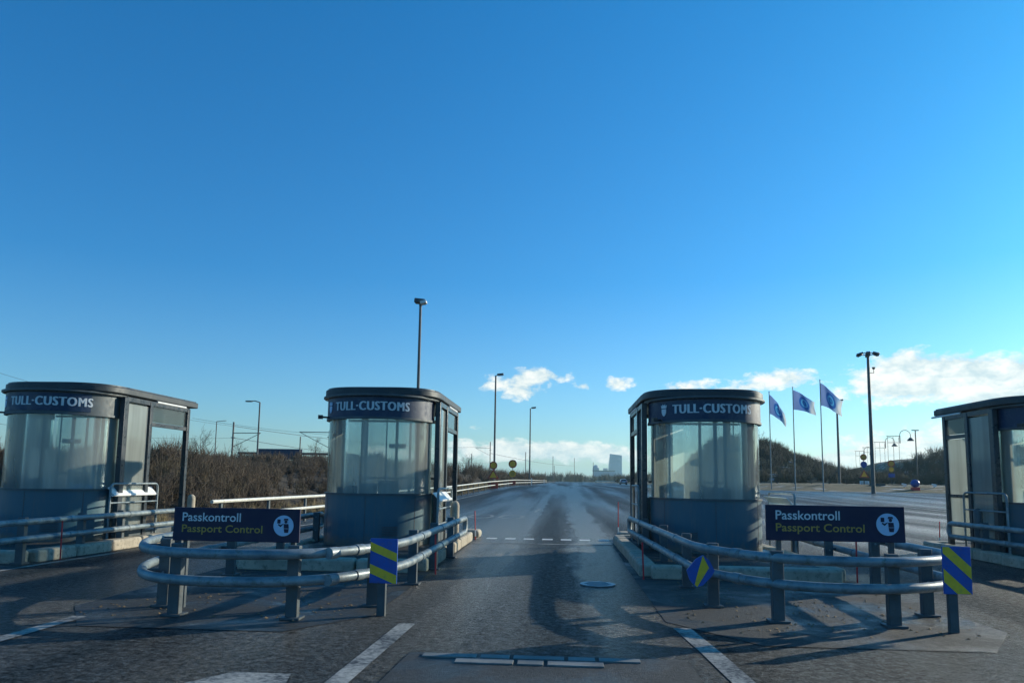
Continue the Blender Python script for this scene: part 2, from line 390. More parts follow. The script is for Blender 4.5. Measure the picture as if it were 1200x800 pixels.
# concrete threshold with pale slabs
b = MB(); b.add([(-1.34, 2.0, .010), (1.12, 2.0, .010), (.98, 6.12, .010), (-1.22, 6.12, .010)], [(0, 1, 2, 3)])
struct(b.build('threshold_paving', M['pad'], smooth=False))
b = MB()
for x0, x1, y0, y1 in ((-1.10, -.66, 5.95, 6.07), (-.64, -.40, 5.95, 6.07), (-.38, .03, 5.95, 6.07), (.05, .27, 5.95, 6.07), (.29, .62, 5.95, 6.07),
                       (-.82, -.36, 5.78, 5.92), (-.11, .33, 5.78, 5.92), (-.34, -.13, 5.78, 5.92)):
    b.box(((x0 + x1) / 2, (y0 + y1) / 2, .015), (x1 - x0 - .012, y1 - y0 - .012, .014))
struct(b.build('threshold_slabs', weathered('slab', (.12, .13, .125), (.24, .25, .24), .75, 0, 3, 60, .3, (.1, .1, .1)), bevel=.003))
mh = MB(); mh.cyl((0, 0, 0), (0, 0, .012), .24, 32)
for k in range(-2, 3): mh.box((0, k * .075, .013), (.36 - abs(k) * .06, .02, .008))
tag(mh.build('manhole_cover', weathered('iced_iron', (.14, .19, .22), (.28, .33, .36), .4, .3, 9, 60, .3), loc=(.49, 10.36, .006)), 'round pale manhole cover in the middle lane in front of the booths', 'manhole cover')

# ------------------------------------------------------------------ islands
CX = [-9.78, -3.6, 2.72, 9.52]; YB = [14.0, 14.5, 14.5, 15.0]; SD = [1, 1, -1, -1]
for k, (cx, s) in enumerate(zip(CX, SD)):
    x0, x1 = (cx - 1.42, cx + 1.52) if s > 0 else (cx - 1.52, cx + 1.42)
    pad = MB(); fy = 6.75
    poly = [(x0 - .15, fy + 1.0), (x0 + .55, fy), (x1 - .45, fy), (x1 + .15, fy + .9), (x1 + .12, 11.2), (x1 + .06, 17.7), (x0 - .06, 17.7), (x0 - .15, 11.2)]
    pad.add([(x, y, .0075) for x, y in poly], [tuple(range(len(poly)))]); struct(pad.build('island_apron', M['pad'], smooth=False))
    b = MB(); b.prism([(x0 + .2, 11.25), (x1 - .2, 11.25), (x1 - .2, 17.4), (x0 + .2, 17.4)], .0, .155)
    isl = struct(b.build('traffic_island', M['pad'], smooth=False))
    def stone(c, d, rz=0):
        q = MB(); q.box(c, d, rz); o = q.build('kerb_stone', M['kerb'], isl, bevel=.05); o.modifiers[0].segments = 4
    y = 11.35
    while y < 16.9:
        L = .98
        for x in (x0 + .1, x1 - .1):
            stone((x + random.uniform(-.012, .012), y + L / 2, .085 + random.uniform(-.01, .012)), (.26, L - .025, .22), random.uniform(-.012, .012))
        y += L
    for i in range(3):
        w = (x1 - x0 - .2) / 3; stone((x0 + .1 + w * (i + .5), 11.22, .085), (w - .03, .26, .22), random.uniform(-.01, .01))
        stone((x0 + .1 + w * (i + .5), 17.42, .085), (w - .03, .26, .2))
for x, y in ((-2.18, 18.15), (1.55, 18.3)):
    q = MB(); q.box((0, 0, 0), (.42, .62, .2)); o = q.build('kerb_block', M['kerb'], loc=(x, y, .1), bevel=.08); o.modifiers[0].segments = 4
    tag(o, 'loose rounded concrete block at the far end of the ' + ('left' if x < 0 else 'right') + ' kerb of the middle lane', 'concrete block', 'loose concrete blocks')
# leaf litter and grit
def scatter(name, cnt, fn, size, mat):
    V = []; F = []
    for i in range(cnt):
        x, y, z = fn(); a = random.uniform(0, PI * 2); s = size * random.uniform(.4, 1.4)
        n = len(V); t = random.uniform(.1, .6) * s
        V += [(x + math.cos(a) * s, y + math.sin(a) * s, z + .001), (x + math.cos(a + 2.2) * s * .8, y + math.sin(a + 2.2) * s * .8, z + t), (x + math.cos(a + 4.1) * s * .9, y + math.sin(a + 4.1) * s * .9, z + .002), (x, y, z + s * .7)]
        F += [(n, n + 1, n + 3), (n + 1, n + 2, n + 3), (n + 2, n, n + 3)]
    o = npmesh(name, V, F, mat); struct(o, 'stuff'); return o
def onpads():
    k = random.randrange(4); s = SD[k]; x0 = CX[k] - (1.42 if s > 0 else 1.52)
    if random.random() < .5: return x0 + random.uniform(.2, 2.7), random.uniform(11.4, 17.2), .156
    return x0 + random.uniform(.1, 2.8), random.uniform(7.2, 11.0), .008
scatter('leaf_litter', 2600, onpads, .018, weathered('dead_leaves', (.12, .08, .04), (.25, .18, .1), .9))
scatter('road_grit', 2600, lambda: (random.gauss(0, 4.5), random.uniform(4.8, 15), .004), .0045, weathered('grit', (.10, .10, .09), (.22, .21, .19), .8))

# ------------------------------------------------------------------ booths
def crest(y0, R0, ang):
    """small three-crown style crest: crown over a shield, bent onto the fascia"""
    c = MB(); pts = []
    def put(poly, dr):
        vs = []
        for x, z in poly:
            a = ang + x / R0; vs.append(((R0 + dr) * math.sin(a), -(R0 + dr) * math.cos(a), z))
        return vs
    n = len
    sh = [(-.055, y0 + .0), (.055, y0 + .0), (.055, y0 - .07), (.03, y0 - .115), (0, y0 - .135), (-.03, y0 - .115), (-.055, y0 - .07)]
    cr = [(-.06, y0 + .015), (.06, y0 + .015), (.075, y0 + .075), (.04, y0 + .05), (.03, y0 + .095), (0, y0 + .06), (-.03, y0 + .095), (-.04, y0 + .05), (-.075, y0 + .075)]
    for poly in (sh, cr):
        vs = put(poly, .014) + put(poly, .004); k = n(poly)
        c.add(vs, [tuple(range(k))] + [(i, (i + 1) % k, k + (i + 1) % k, k + i) for i in range(k)])
    return c
def make_booth(cx, yb, s, label, text_ang, extra):
    t = empty('customs_booth', (cx, yb, .155), label, 'customs booth', 'customs booths between the lanes')
    R0 = 1.03; zc, zw, zf, zt = 0.0, .93, 2.37, 2.76
    A0, A1 = -PI - .12, .12
    # lower wall
    b = MB(); b.arc(R0 - .05, R0, A0, A1, .0, zw); b.box((-s * 1.0, .56, zw / 2), (.05, .9, zw)); b.box((0, 1.03, zw / 2), (1.96, .05, zw))
    wall = b.build('lower_wall', M['bluewall'], t)
    b = MB(); b.arc(R0 - .03, R0 + .022, A0, A1, zw, zw + .035); b.build('window_sill', M['galv_dark'], wall)
    for a in (-PI / 2 - .95, -PI / 2 + .95, -PI / 2):
        b = MB(); b.arc(R0 + .001, R0 + .004, a - .006, a + .006, .02, zw - .02, 2); b.build('panel_seam', M['galv_dark'], wall)
    a = -PI / 2 + .45 * s; b = MB()
    for q in range(6): b.arc(R0 + .002, R0 + .012, a - .14, a + .14, .20 + q * .03, .215 + q * .03, 6)
    b.build('vent_grille', M['galv_dark'], wall)
    # glass
    b = MB(); b.arc(R0 - .035, R0 - .025, A0, A1, zw + .035, zf, 56); b.build('curved_window', M['glass'], t)
    b = MB(); b.box((0, 1.03, (zw + zf) / 2 + .2), (1.9, .012, zf - zw + .35)); b.box((-s * 1.0, .56, (zw + zf) / 2), (.012, .85, zf - zw)); b.build('rear_window', M['clearglass'], t)
    # mullions
    mul = [(-PI / 2 + m, w, c) for m, w, c in extra.get('mull', [(-.12, .035, 'black'), (.35, .018, 'galv'), (-.75, .02, 'galv'), (.85, .02, 'galv')])]
    for a, w, c in mul:
        b = MB(); r = R0 - .07; b.box((r * math.cos(a), r * math.sin(a), (zw + zf) / 2), (w, .05, zf - zw), a + PI / 2); b.build('mullion', M[c], t)
    for x in (-.55, .1, .62):
        b = MB(); b.box((x, .97, (zw + 2.7) / 2), (.05, .05, 2.7 - zw)); b.build('mullion', M['dark'], t)
    for z in (1.25, 2.45):
        b = MB(); b.box((0, .965, z), (1.9, .035, .045)); b.build('transom', M['galv_dark'], t)
    # fascia
    b = MB(); b.arc(R0 - .02, R0 + .02, A0, A1, zf, zt, 56); b.box((-s * 1.03, .56, (zf + zt) / 2), (.04, .9, zt - zf))
    fas = b.build('fascia', M['galv_dark'] if extra.get('bare') else M['navy'], t)
    if extra.get('bare'):
        b = MB(); b.arc(R0 + .021, R0 + .028, -PI / 2 - 1.4, -PI / 2 + .95, zf + .03, zt - .02, 48); b.build('fascia_sign', M['navy'], fas)
    b = MB(); b.arc(R0 - .05, R0 + .035, A0, A1, zf - .03, zf + .012, 56); b.build('trim', M['galv_dark'], fas)
    vs, fs = text_mesh('TULL·CUSTOMS', 1, 0, 0, 1.16)
    xs = [v[0] for v in vs]; zs = [v[1] for v in vs]; W = 1.48; sx = W / (max(xs) - min(xs)); zm = (max(zs) + min(zs)) / 2
    hh = .165 / (max(zs) - min(zs)); b = MB()
    for q, dx in enumerate((0, -.006, .006, -.012, .012)):
        Rt = R0 + .034 - q * .0008
        b.add([(Rt * math.sin(text_ang + (x * sx + dx) / R0), -Rt * math.cos(text_ang + (x * sx + dx) / R0), (zf + zt) / 2 + .015 + (z - zm) * hh) for x, z, _ in vs], fs)
    b.build('lettering', M['letter'], fas, smooth=False)
    crest((zf + zt) / 2 + .03, R0 + .02, text_ang - .92 + extra.get('cr', 0)).build('crest', M['pictoblue'] if s > 0 else M['letter'], fas, smooth=False)
    # cap + roof slab
    b = MB(); n = 56
    poly = [(1.12 * math.cos(A0 + (A1 - A0) * i / n), 1.12 * math.sin(A0 + (A1 - A0) * i / n)) for i in range(n + 1)]
    b.prism(poly, zt, zt + .035); cap = b.build('cap', M['dark'], t)
    b = MB(); b.arc(1.10, 1.135, A0, A1, zt + .012, zt + .042, 56); b.build('cap_lip', M['galv_dark'], cap)
    PE_ = extra.get('pc', 2.45) + .38; xo = 1.20 * s; xi = -1.10 * s
    rp = fillet([(xi, PE_, 0), (xi, -.82, 0), (xo, -.82, 0), (xo, PE_, 0)], .85, 10)
    b = MB(); b.prism([(p.x, p.y) for p in rp], zt + .045, zt + .175); rf = b.build('roof', M['roof'], t, bevel=.02)
    b = MB(); b.prism([(p.x * .965, p.y * .985 + .01) for p in rp], zt + .176, zt + .20); b.build('roof_cover', M['dark'], rf)
    b = MB(); b.box((s * .1, PE_ / 2 + .35, zt + .03), (1.9, PE_ - .9, .026)); b.build('soffit', M['whitegrey'], rf)
    b = MB(); b.cyl((s * 1.175, 1.1, zt + .02), (s * 1.175, 2.3, zt + .02), .022); b.build('tube_light', M['white'], t)
    # lane side frame
    px = s * 1.14; PA, PB = .0, .90; PC = extra.get('pc', 2.45); PE = PC + .38; PM = (PB + PC) / 2; PL = PC - PB
    for y, w in ((PA, .15), (PB, .11), (PC, .11)):
        b = MB(); b.box((px, y, (zt) / 2 + .0), (.10, w, zt)); b.build('post', M['dark'], t, bevel=.008)
        if y == PC:
            b = MB(); b.box((-s * 1.0, y, zt / 2), (.10, w, zt)); b.build('post', M['dark'], t, bevel=.008)
    b = MB(); b.box((px, PC / 2, zt - .03), (.08, PC - .05, .09)); b.box((px, PM, 2.30), (.07, PL - .1, .08)); b.build('header', M['dark'], t)
    b = MB(); b.box((0, PC, zt - .03), (2.1, .07, .09)); b.build('header', M['dark'], t)
    b = MB(); b.box((px, (PA + PB) / 2, 1.45), (.012, PB - PA - .1, 2.4)); b.build('side_window', M['sideglass'], t)
    b = MB(); b.box((px, PM, 2.53), (.012, PL - .12, .36)); b.build('transom_window', M['clearglass'], t)
    b = MB(); b.box((px, (PA + PB) / 2, .12), (.05, PB - PA - .1, .2)); b.build('kick_plate', M['galv_dark'], t)
    if extra.get('closed'):
        b = MB(); b.box((px, (PB + PC) / 2, 1.2), (.012, PC - PB - .12, 2.1)); b.build('side_window', M['sideglass'], t)
        b = MB(); b.box((px, (PB + PC) / 2, 1.05), (.05, PC - PB - .12, .06)); b.build('transom', M['dark'], t)
    else:
        b = MB(); b.box((px - s * .02, (PB + PC) / 2, .06), (.05, PC - PB - .12, .1)); b.build('kick_plate', M['galv_dark'], t)
    # bracket with floodlight
    b = MB(); b.cyl((-.86, -.56, zf + .02), (-1.0, -.66, zf + .02), .018, 8); b.box((-1.02, -.68, zf + .02), (.09, .10, .07), .3); b.build('floodlight', M['black'], t)
    # interior
    b = MB(); b.prism([(.95 * math.cos(a), .95 * math.sin(a)) for a in np.linspace(-PI, 0, 24)] + [(.95, 1.0), (-.95, 1.0)], .005, .03); b.build('floor', M['whitegrey'], t)
    b = MB(); b.arc(.45, R0 - .08, A0 + .3, A1 - .3, zw - .06, zw - .02, 30); b.build('desk', M['whitegrey'], t)
    for x, w, h in extra.get('mon', ((-.38, .30, .15), (-.02, .34, .20))):
        b = MB(); b.box((x, -.78, zw + .02 + h / 2), (w, .06, h), 0, -.1); b.box((x, -.72, zw), (w * .5, .14, .03)); b.build('monitor', M['black'], t, bevel=.01)
    b = MB(); b.box((-s * .72, .3, 1.32), (.3, .5, .8)); b.build('cabinet', M['whitegrey'], t, bevel=.01)
    b = MB(); b.cyl((.45, -.5, 1.9), (.45, -.5, zt), .012, 6); b.box((.45, -.5, 1.86), (.3, .12, .08)); b.build('hanging_lamp', M['whitegrey'], t)
    b = MB(); b.cyl((.1 * s, .1, .05), (.1 * s, .1, .5), .03, 8); b.box((.1 * s, .1, .52), (.46, .46, .08)); b.box((.1 * s, .34, .95), (.42, .07, .5)); b.build('office_chair', M['black'], t, bevel=.02)
    return t
bt1 = make_booth(CX[0], YB[0], 1, 'customs booth at the far left with navy and bare metal fascia', .25, {'bare': 1, 'mull': [(-.05, .05, 'black'), (.22, .05, 'black'), (.95, .03, 'galv'), (1.15, .03, 'galv'), (.5, .02, 'galv')], 'cr': -.05})
bt2 = make_booth(CX[1], YB[1], 1, 'rounded customs booth left of the middle lane, behind the left passport sign', .02, {})
bt3 = make_booth(CX[2], YB[2], -1, 'rounded blue grey customs booth on the right of the middle lane, roof reaching left', .0, {'mull': [(.02, .06, 'black'), (.2, .03, 'galv'), (-.85, .05, 'galv'), (.75, .03, 'galv')], 'mon': ((.05, .5, .22), (.2, .3, .16)), 'cr': .0})
bt4 = make_booth(CX[3], YB[3], -1, 'customs booth at the far right of the photo, cut by the frame, dark glazed side', .0, {'closed': 1, 'pc': 1.8})
q = MB(); q.sphere((0, 0, 0), .15, 14, 10, .45); q.sphere((.16, .03, -.01), .1, 12, 8, .5); q.box((-.1, .02, -.02), (.2, .16, .08))
bag = q.build('cloth_bundle', M['skyblue_cloth'], loc=(CX[0] + .62, YB[0] - .45, .155 + .99)); tag(bag, 'bright blue cloth bundle on the desk inside the far left booth', 'cloth')

# ------------------------------------------------------------------ pipe barriers
ZT, ZL, RR = .65, .39, .050
def barrier(path, posts, label, spl, closed=True, group='pipe crash barriers round the booth islands'):
    ox, oy = posts[0]; t = empty('pipe_barrier', (ox, oy, 0), label, 'crash barrier', group)
    def L(p): return (p[0] - ox, p[1] - oy, p[2])
    top = fillet([(x, y, ZT) for x, y in path], .9, 10); low = fillet([(x, y, ZL) for x, y in path], .9, 10)
    e1 = top[-1]; e0 = top[0]
    d1 = (top[-1] - top[-2]).normalized() * .1; d0 = (top[0] - top[1]).normalized() * .1
    def uturn(a, d): return [a + Vector((0, 0, 0)), a + d * .7 + Vector((0, 0, -.02)), a + d + Vector((0, 0, -.09)), a + d + Vector((0, 0, -.17)), a + d * .7 + Vector((0, 0, -.24)), a + Vector((0, 0, -.26))]
    pts = top[:-1] + uturn(e1, d1) + low[::-1][1:-1] + uturn(e0, d0)[::-1][:-1]
    b = MB(); b.tube([L(p) for p in pts], RR, 14, True); b.build('rail', M['galv'], t)
    # splices
    for i in spl:
        for zz in (ZT, ZL):
            a = Vector((*path[i][0], zz)) if isinstance(path[i][0], tuple) else Vector((path[i][0], path[i][1], zz))
            c = Vector((path[i + 1][0], path[i + 1][1], zz)); Ls = (c - a).length; d = (c - a).normalized()
            for f in (.25, .5, .78):
                if Ls < 1.5 and f != .5: continue
                m = a + d * Ls * f
                b = MB(); b.cyl(L(m - d * .06), L(m + d * .06), RR + .008, 14); b.build('coupling', M['galv'], t)
    for x, y in posts:
        b = MB(); b.box((x - ox, y - oy, .36), (.12, .085, .72)); b.build('post', M['galv_dark'], t, bevel=.008)
        b = MB(); b.box((x - ox, y - oy, .02), (.2, .17, .02)); b.build('base_plate', M['galv_dark'], t)
        for zz in (ZT - .02, ZL - .02):
            b = MB(); b.cyl((x - ox, y - oy - .044, zz), (x - ox, y - oy - .056, zz), .014, 6); b.build('bolt', M['galv'], t)
        # bracket plates to the nearest point on the rail
        best = min((Vector((p.x - x, p.y - y)) for p in top), key=lambda v: v.length)
        m_ = None; bd = 9
        for i in range(len(top) - 1):
            A, Bq = top[i].xy, top[i + 1].xy; AB = Bq - A
            tt = max(0, min(1, (Vector((x, y)) - A).dot(AB) / max(AB.length_squared, 1e-9))); P_ = A + AB * tt; dd = (P_ - Vector((x, y))).length
            if dd < bd: bd = dd; m_ = P_
        if bd > .1:
            for zz in (ZT, ZL):
                b = MB(); b.cyl((x - ox, y - oy, zz), (m_.x - ox, m_.y - oy, zz), .02, 8); b.build('bracket', M['galv_dark'], t)
    return t
barrier([(-1.88, 14.4), (-1.84, 8.5), (-2.42, 7.1), (-4.05, 7.05), (-4.83, 8.4), (-4.98, 15.2)],
        [(-2.07, 8.2), (-2.66, 7.36), (-3.87, 7.37), (-1.98, 9.94), (-1.99, 11.6), (-2.0, 13.4), (-4.6, 8.75), (-4.68, 10.4), (-4.74, 12.4), (-4.8, 14.4), (-4.25, 7.85)],
        'galvanised two-rail pipe barrier curving round the left passport control sign', (0, 1, 4))
barrier([(1.40, 15.6), (1.58, 8.8), (2.2, 7.72), (3.3, 7.6), (4.25, 8.3), (4.5, 15.0)],
        [(1.72, 8.75), (2.2, 7.9), (3.3, 7.8), (1.68, 10.3), (1.63, 12.2), (1.56, 14.2), (3.95, 8.5), (4.14, 10.3), (4.24, 12.3), (4.32, 14.3)],
        'galvanised two-rail pipe barrier curving round the right passport control sign', (0, 1, 4))
barrier([(-8.30, 15.6), (-8.2, 8.6), (-8.9, 7.3), (-10.4, 7.25), (-11.2, 8.4), (-11.3, 15.2)],
        [(-8.35, 11.1), (-8.4, 12.6), (-8.42, 13.8), (-8.36, 9.0), (-9.2, 7.42), (-10.3, 7.4), (-11.05, 9.5), (-11.1, 12), (-11.15, 14.4)],
        'pale pipe barrier with looped end beside the far left booth', (0,))
barrier([(7.95, 15.9), (8.05, 8.7), (8.7, 7.5), (10.1, 7.5), (10.95, 8.5), (11.0, 15.5)],
        [(8.1, 15.0), (8.14, 13.6), (8.18, 12.2), (8.2, 9.5), (9.0, 7.65), (10.2, 7.65), (10.8, 9.5), (10.82, 12), (10.84, 14.5)],
        'dark pipe barrier with looped end beside the far right booth', (0,))

# ------------------------------------------------------------------ hoops with sloped board by the booths
def hoop(x, y0, y1, label, board, rz=0, zt=1.22):
    t = empty('hoop_railing', (x, (y0 + y1) / 2, .155), label, 'railing', 'hoop railings beside the booths')
    L = (y1 - y0) / 2
    b = MB(); b.tube(fillet([(0, -L, 0), (0, -L, zt - .155), (0, L, zt - .155), (0, L, 0)], .12, 6), .022, 10); b.build('hoop_frame', M['galv'], t)
    for z in ((.45, .78) if not board else (.42, .70)):
        b = MB(); b.cyl((0, -L, z), (0, L, z), .016, 8); b.build('cross_bar', M['galv'], t)
    if board:
        s_ = board
        b = MB(); b.box((-s_ * .06, .02, zt - .29), (.17, 2 * L - .14, .016), 0, 0, s_ * .85); b.cyl((-s_ * .0, -L + .08, zt - .37), (0, L - .08, zt - .37), .03, 10); b.build('sloped_board', M['white'], t, bevel=.004)
    return t
hoop(-8.58, 13.65, 15.3, 'pipe hoop railing with white sloped board beside the far left booth', 1)
hoop(-2.25, 13.45, 15.1, 'hoop railing with white sloped board right of the booth left of the lane', 1)
hoop(1.52, 15.0, 16.4, 'dark hoop railing at the left side of the booth right of the lane', 0, zt=1.32)
hoop(4.22, 13.9, 15.6, 'hoop railing with white sloped board right of the booth right of the lane', 1)
hoop(8.32, 14.6, 16.1, 'dark hoop railing in front of the glazed side of the far right booth', 0, zt=1.28)

# bollards
def bollard(x, y, h, label, mat):
    b = MB(); n = 18
    prof = [(0, .085), (h - .1, .085), (h - .05, .075), (h - .015, .045), (h, .0001)]
    vs = [(r * math.cos(2 * PI * j / n), r * math.sin(2 * PI * j / n), z) for z, r in prof for j in range(n)]
    b.add(vs, [(i * n + j, i * n + (j + 1) % n, (i + 1) * n + (j + 1) % n, (i + 1) * n + j) for i in range(len(prof) - 1) for j in range(n)])
    return tag(b.build('bollard', M[mat], loc=(x, y, .0)), label, 'bollard', 'round topped bollards at the islands')
bollard(-8.36, 16.35, .98, 'pale round topped bollard rising behind the left passport sign', 'kerb')
bollard(-2.12, 14.75, .98, 'pale round topped bollard behind the looped rail end left of the lane', 'kerb')
bollard(8.32, 15.6, .98, 'dark round topped bollard beside the far right booth', 'galv_dark')

# ------------------------------------------------------------------ passport control signs
def passport(x0, x1, y, z0, z1, label, posts):
    W = x1 - x0; Hh = z1 - z0; cx = (x0 + x1) / 2
    t = empty('passport_sign', (cx, y, 0), label, 'sign', 'passport control signs')
    b = MB(); b.box((0, 0, (z0 + z1) / 2), (W, .03, Hh)); bd = b.build('board', M['signblue'], t, bevel=.004)
    zm = (z0 + z1) / 2
    flat_text('Passkontroll', W * .465, Hh * .26, -W / 2 + W * .07 + W * .2325, zm + Hh * .22, -.018, bold=.012).build('lettering', M['letter'], bd, smooth=False)
    flat_text('Passport Control', W * .64, Hh * .30, -W / 2 + W * .07 + W * .32, zm - Hh * .16, -.018, bold=.012).build('lettering', M['yellow'], bd, smooth=False, label='yellow lettering Passport Control')
    r = Hh * .31; c = (W / 2 - W * .125, zm)
    b = MB(); b.disc((c[0], -.019, c[1]), r, .006, 'Y', 40); pc = b.build('pictogram', M['pictoblue'], bd)
    f = MB(); yy = -.0245
    def poly(p): f.add([(c[0] + x * r, yy, c[1] + z * r) for x, z in p], [tuple(range(len(p)))])
    def circ(x, z, q): poly([(x + q * math.cos(2 * PI * i / 18), z + q * math.sin(2 * PI * i / 18)) for i in range(18)])
    circ(.24, .38, .15); poly([(.0, .56), (.48, .56), (.44, .70), (.05, .70)]); poly([(.02, .50), (.46, .50), (.46, .545), (.02, .545)])
    poly([(.02, .18), (.50, .18), (.55, -.25), (.05, -.25)])                      # torso
    poly([(.05, -.29), (.55, -.29), (.5, -.66), (.12, -.66)])
    poly([(.02, .18), (-.28, -.12), (-.40, .02), (-.05, .20)]); poly([(-.28, -.12), (-.55, .08), (-.47, .18), (-.24, .02)])  # arm
    poly([(-.62, .22), (-.30, .22), (-.30, .62), (-.62, .62)])                      # passport
    f.build('figure', M['signblue'], pc, smooth=False)
    for x in posts:
        b = MB(); b.box((x - cx, .055, z1 / 2 - .01), (.05, .05, z1 - .02)); b.build('post', M['galv_dark'], t, bevel=.004)
    return t
passport(-4.15, -2.77, 7.78, .71, 1.06, 'dark navy Passkontroll sign standing inside the left pipe barrier', (-4.03, -2.85))
passport(2.12, 3.52, 7.98, .82, 1.185, 'dark navy Passkontroll sign standing inside the right pipe barrier', (2.26, 3.40))

# ------------------------------------------------------------------ blue and yellow marker panels
def marker(name, loc, w, h, rz, label, post=True, slope=-.24, bands=((.08, .27), (.57, .78))):
    t = empty(name, (loc[0], loc[1], 0), label, 'marker panel', 'blue and yellow marker panels'); t.rotation_euler.z = rz
    zc = loc[2]
    b = MB(); b.box((0, 0, zc), (w, .016, h)); pn = b.build('panel', M['cblue'], t, bevel=.003)
    f = MB()
    def clip(poly, i, lim, sg):
        out = []
        for q in range(len(poly)):
            A, B = poly[q], poly[(q + 1) % len(poly)]; da, db = (A[i] - lim) * sg, (B[i] - lim) * sg
            if da <= 0: out.append(A)
            if da * db < 0:
                tt = da / (da - db); out.append((A[0] + (B[0] - A[0]) * tt, A[1] + (B[1] - A[1]) * tt))
        return out
    for t0, t1 in bands:                                   # heights down the left edge, drop across the width
        zt_, zb_ = zc + h / 2 - t0 * h, zc + h / 2 - t1 * h; dr = slope * h; e = w / 2 - .003
        P = clip(clip([(-e, zt_), (e, zt_ + dr), (e, zb_ + dr), (-e, zb_)], 1, zc + h / 2 - .003, 1), 1, zc - h / 2 + .003, -1)
        if len(P) > 2: f.add([(x, -.0105, z) for x, z in P], [tuple(range(len(P)))])
    f.build('stripe', M['cyel'], pn, smooth=False)
    if post:
        b = MB(); b.box((-.03, .05, (zc + h * .3) / 2), (.09, .05, zc + h * .3)); b.build('post', M['galv_dark'], t, bevel=.006)
    return t
marker('striped_marker', (-1.82, 7.62, .56), .295, .45, R(-8), 'blue panel with two sloping yellow stripes on the left barrier corner beside the lane')
marker('striped_marker', (3.80, 7.55, .60), .275, .45, R(4), 'large blue and yellow striped panel on the right end of the right barrier', slope=-.55, bands=((-.12, .14), (.46, .74)))
t = empty('striped_marker', (1.50, 8.30, 0), 'small tilted blue marker with one yellow stripe on the right barrier corner beside the lane', 'marker panel', 'blue and yellow marker panels')
b = MB(); pr = [(-.15, .0), (-.05, .12), (.03, .165), (.10, .10), (.15, .0), (.12, -.06), (.02, -.16), (-.05, -.18), (-.12, -.10)]
pz = .46
b.add([(x, -.01, pz + z) for x, z in pr] + [(x, .01, pz + z) for x, z in pr], [tuple(range(9)), tuple(range(17, 8, -1))] + [(i, (i + 1) % 9, 9 + (i + 1) % 9, 9 + i) for i in range(9)])
pn = b.build('panel', M['cblue'], t, smooth=False)
b = MB(); b.add([(x, -.0125, pz + z) for x, z in ((.025, .16), (.09, .03), (-.04, -.178), (-.065, -.15), (-.03, -.02))], [(0, 1, 2, 3, 4)]); b.build('stripe', M['cyel'], pn, smooth=False)

# ------------------------------------------------------------------ red snow stakes
stakes = [(-8.15, 11.75, .0, .62, 'leaning red stake by the kerb of the far left island'), (-1.86, 11.05, 0, .58, 'red stake at the near end of the kerb left of the lane'),
          (-2.02, 17.5, 0, .66, 'red stake at the far end of the kerb left of the lane'), (1.36, 18.3, 0, .9, 'tall red stake at the far end of the kerb right of the lane'),
          (1.18, 11.0, 0, .52, 'red stake at the near end of the kerb right of the lane'), (4.25, 11.2, 0, .6, 'dark red stake behind the right passport sign'),
          (9.0, 18.6, 0, .55, 'leaning red stake on the asphalt left of the far right booth')]
for x, y, z, h, lab in stakes:
    lean = random.uniform(-.03, .03)
    b = MB(); b.cyl((0, 0, 0), (lean, 0, h), .012, 8); b.cyl((lean, 0, h), (lean, 0, h + .012), .014, 8)
    o = b.build('snow_stake', M['red'], loc=(x, y, z)); tag(o, lab, 'marker stake', 'red marker stakes')
    if y > 17: b = MB(); b.cyl((lean * .35, 0, h * .34), (lean * .12, 0, h * .12), .0135, 8); b.build('white_band', M['white'], o)

# ------------------------------------------------------------------ long roadside guard rail
t = empty('roadside_guard_rail', (-8.4, 17.4, 0), 'long white two-rail guard rail along the left edge of the road', 'guard rail')
Ys = [17.4, 25, 35, 50, 70, 95, 123, 160, 200, 235]
for z, r in ((.78, .045), (.42, .045)):
    b = MB(); b.tube([(fenceX(y) + 8.4, y - 17.4, float(base(y)) + z) for y in Ys], r, 8); b.build('rail', M['cream'], t)
y = 18.0
while y < 233:
    b = MB(); b.box((fenceX(y) + 8.4 - .07, y - 17.4, float(base(y)) + .38), (.06, .1, .8)); b.build('post', M['galv_dark'], t)
    y += 2.8 if y < 60 else 4
for k, (y, dx) in enumerate(((118, .5), (182, .6))):
    b = MB(); b.box((0, 0, .55), (.12, .05, 1.1)); o = b.build('delineator_post', M['white'], loc=(fenceX(y) + dx, y, float(base(y))))
    tag(o, 'white delineator post ' + ('standing at the white guard rail' if k == 0 else 'beyond the far end of the white guard rail'), 'delineator', 'white delineator posts')

# ------------------------------------------------------------------ lamp posts
def pole(name, x, y, h, r0, r1, label, cat, group, head, mat='railpole', z=None):
    z = float(hgt(x, y)) if z is None else z
    t = empty(name, (x, y, z - .02), label, cat, group)
    b = MB(); b.tube([(0, 0, 0), (0, 0, h * .5), (0, 0, h)], r0, 10, False, r1); b.build('pole', M[mat], t)
    if head: head(t, h)
    return t
def head_round(t, h):
    b = MB(); b.cyl((0, 0, h), (0, 0, h + .16), .10, 12); b.box((-.03, 0, h + .34), (.72, .6, .30), 0, 0, .12); b.build('lamp_head', M['railpole'], t, bevel=.05)
    b = MB(); b.box((.22, -.1, h + .24), (.42, .5, .22), 0, 0, -.25); b.build('lamp_glass', M['lampglass'], t, bevel=.04)
def head_side(t, h):
    b = MB(); b.cyl((0, 0, h - .05), (.35, 0, h + .15), .05, 8); b.box((.55, 0, h + .14), (.75, .35, .22), 0, 0, -.1); b.build('lamp_head', M['railpole'], t, bevel=.04)
    b = MB(); b.box((.6, 0, h + .01), (.5, .26, .05), 0, 0, -.1); b.build('lamp_glass', M['lampglass'], t)
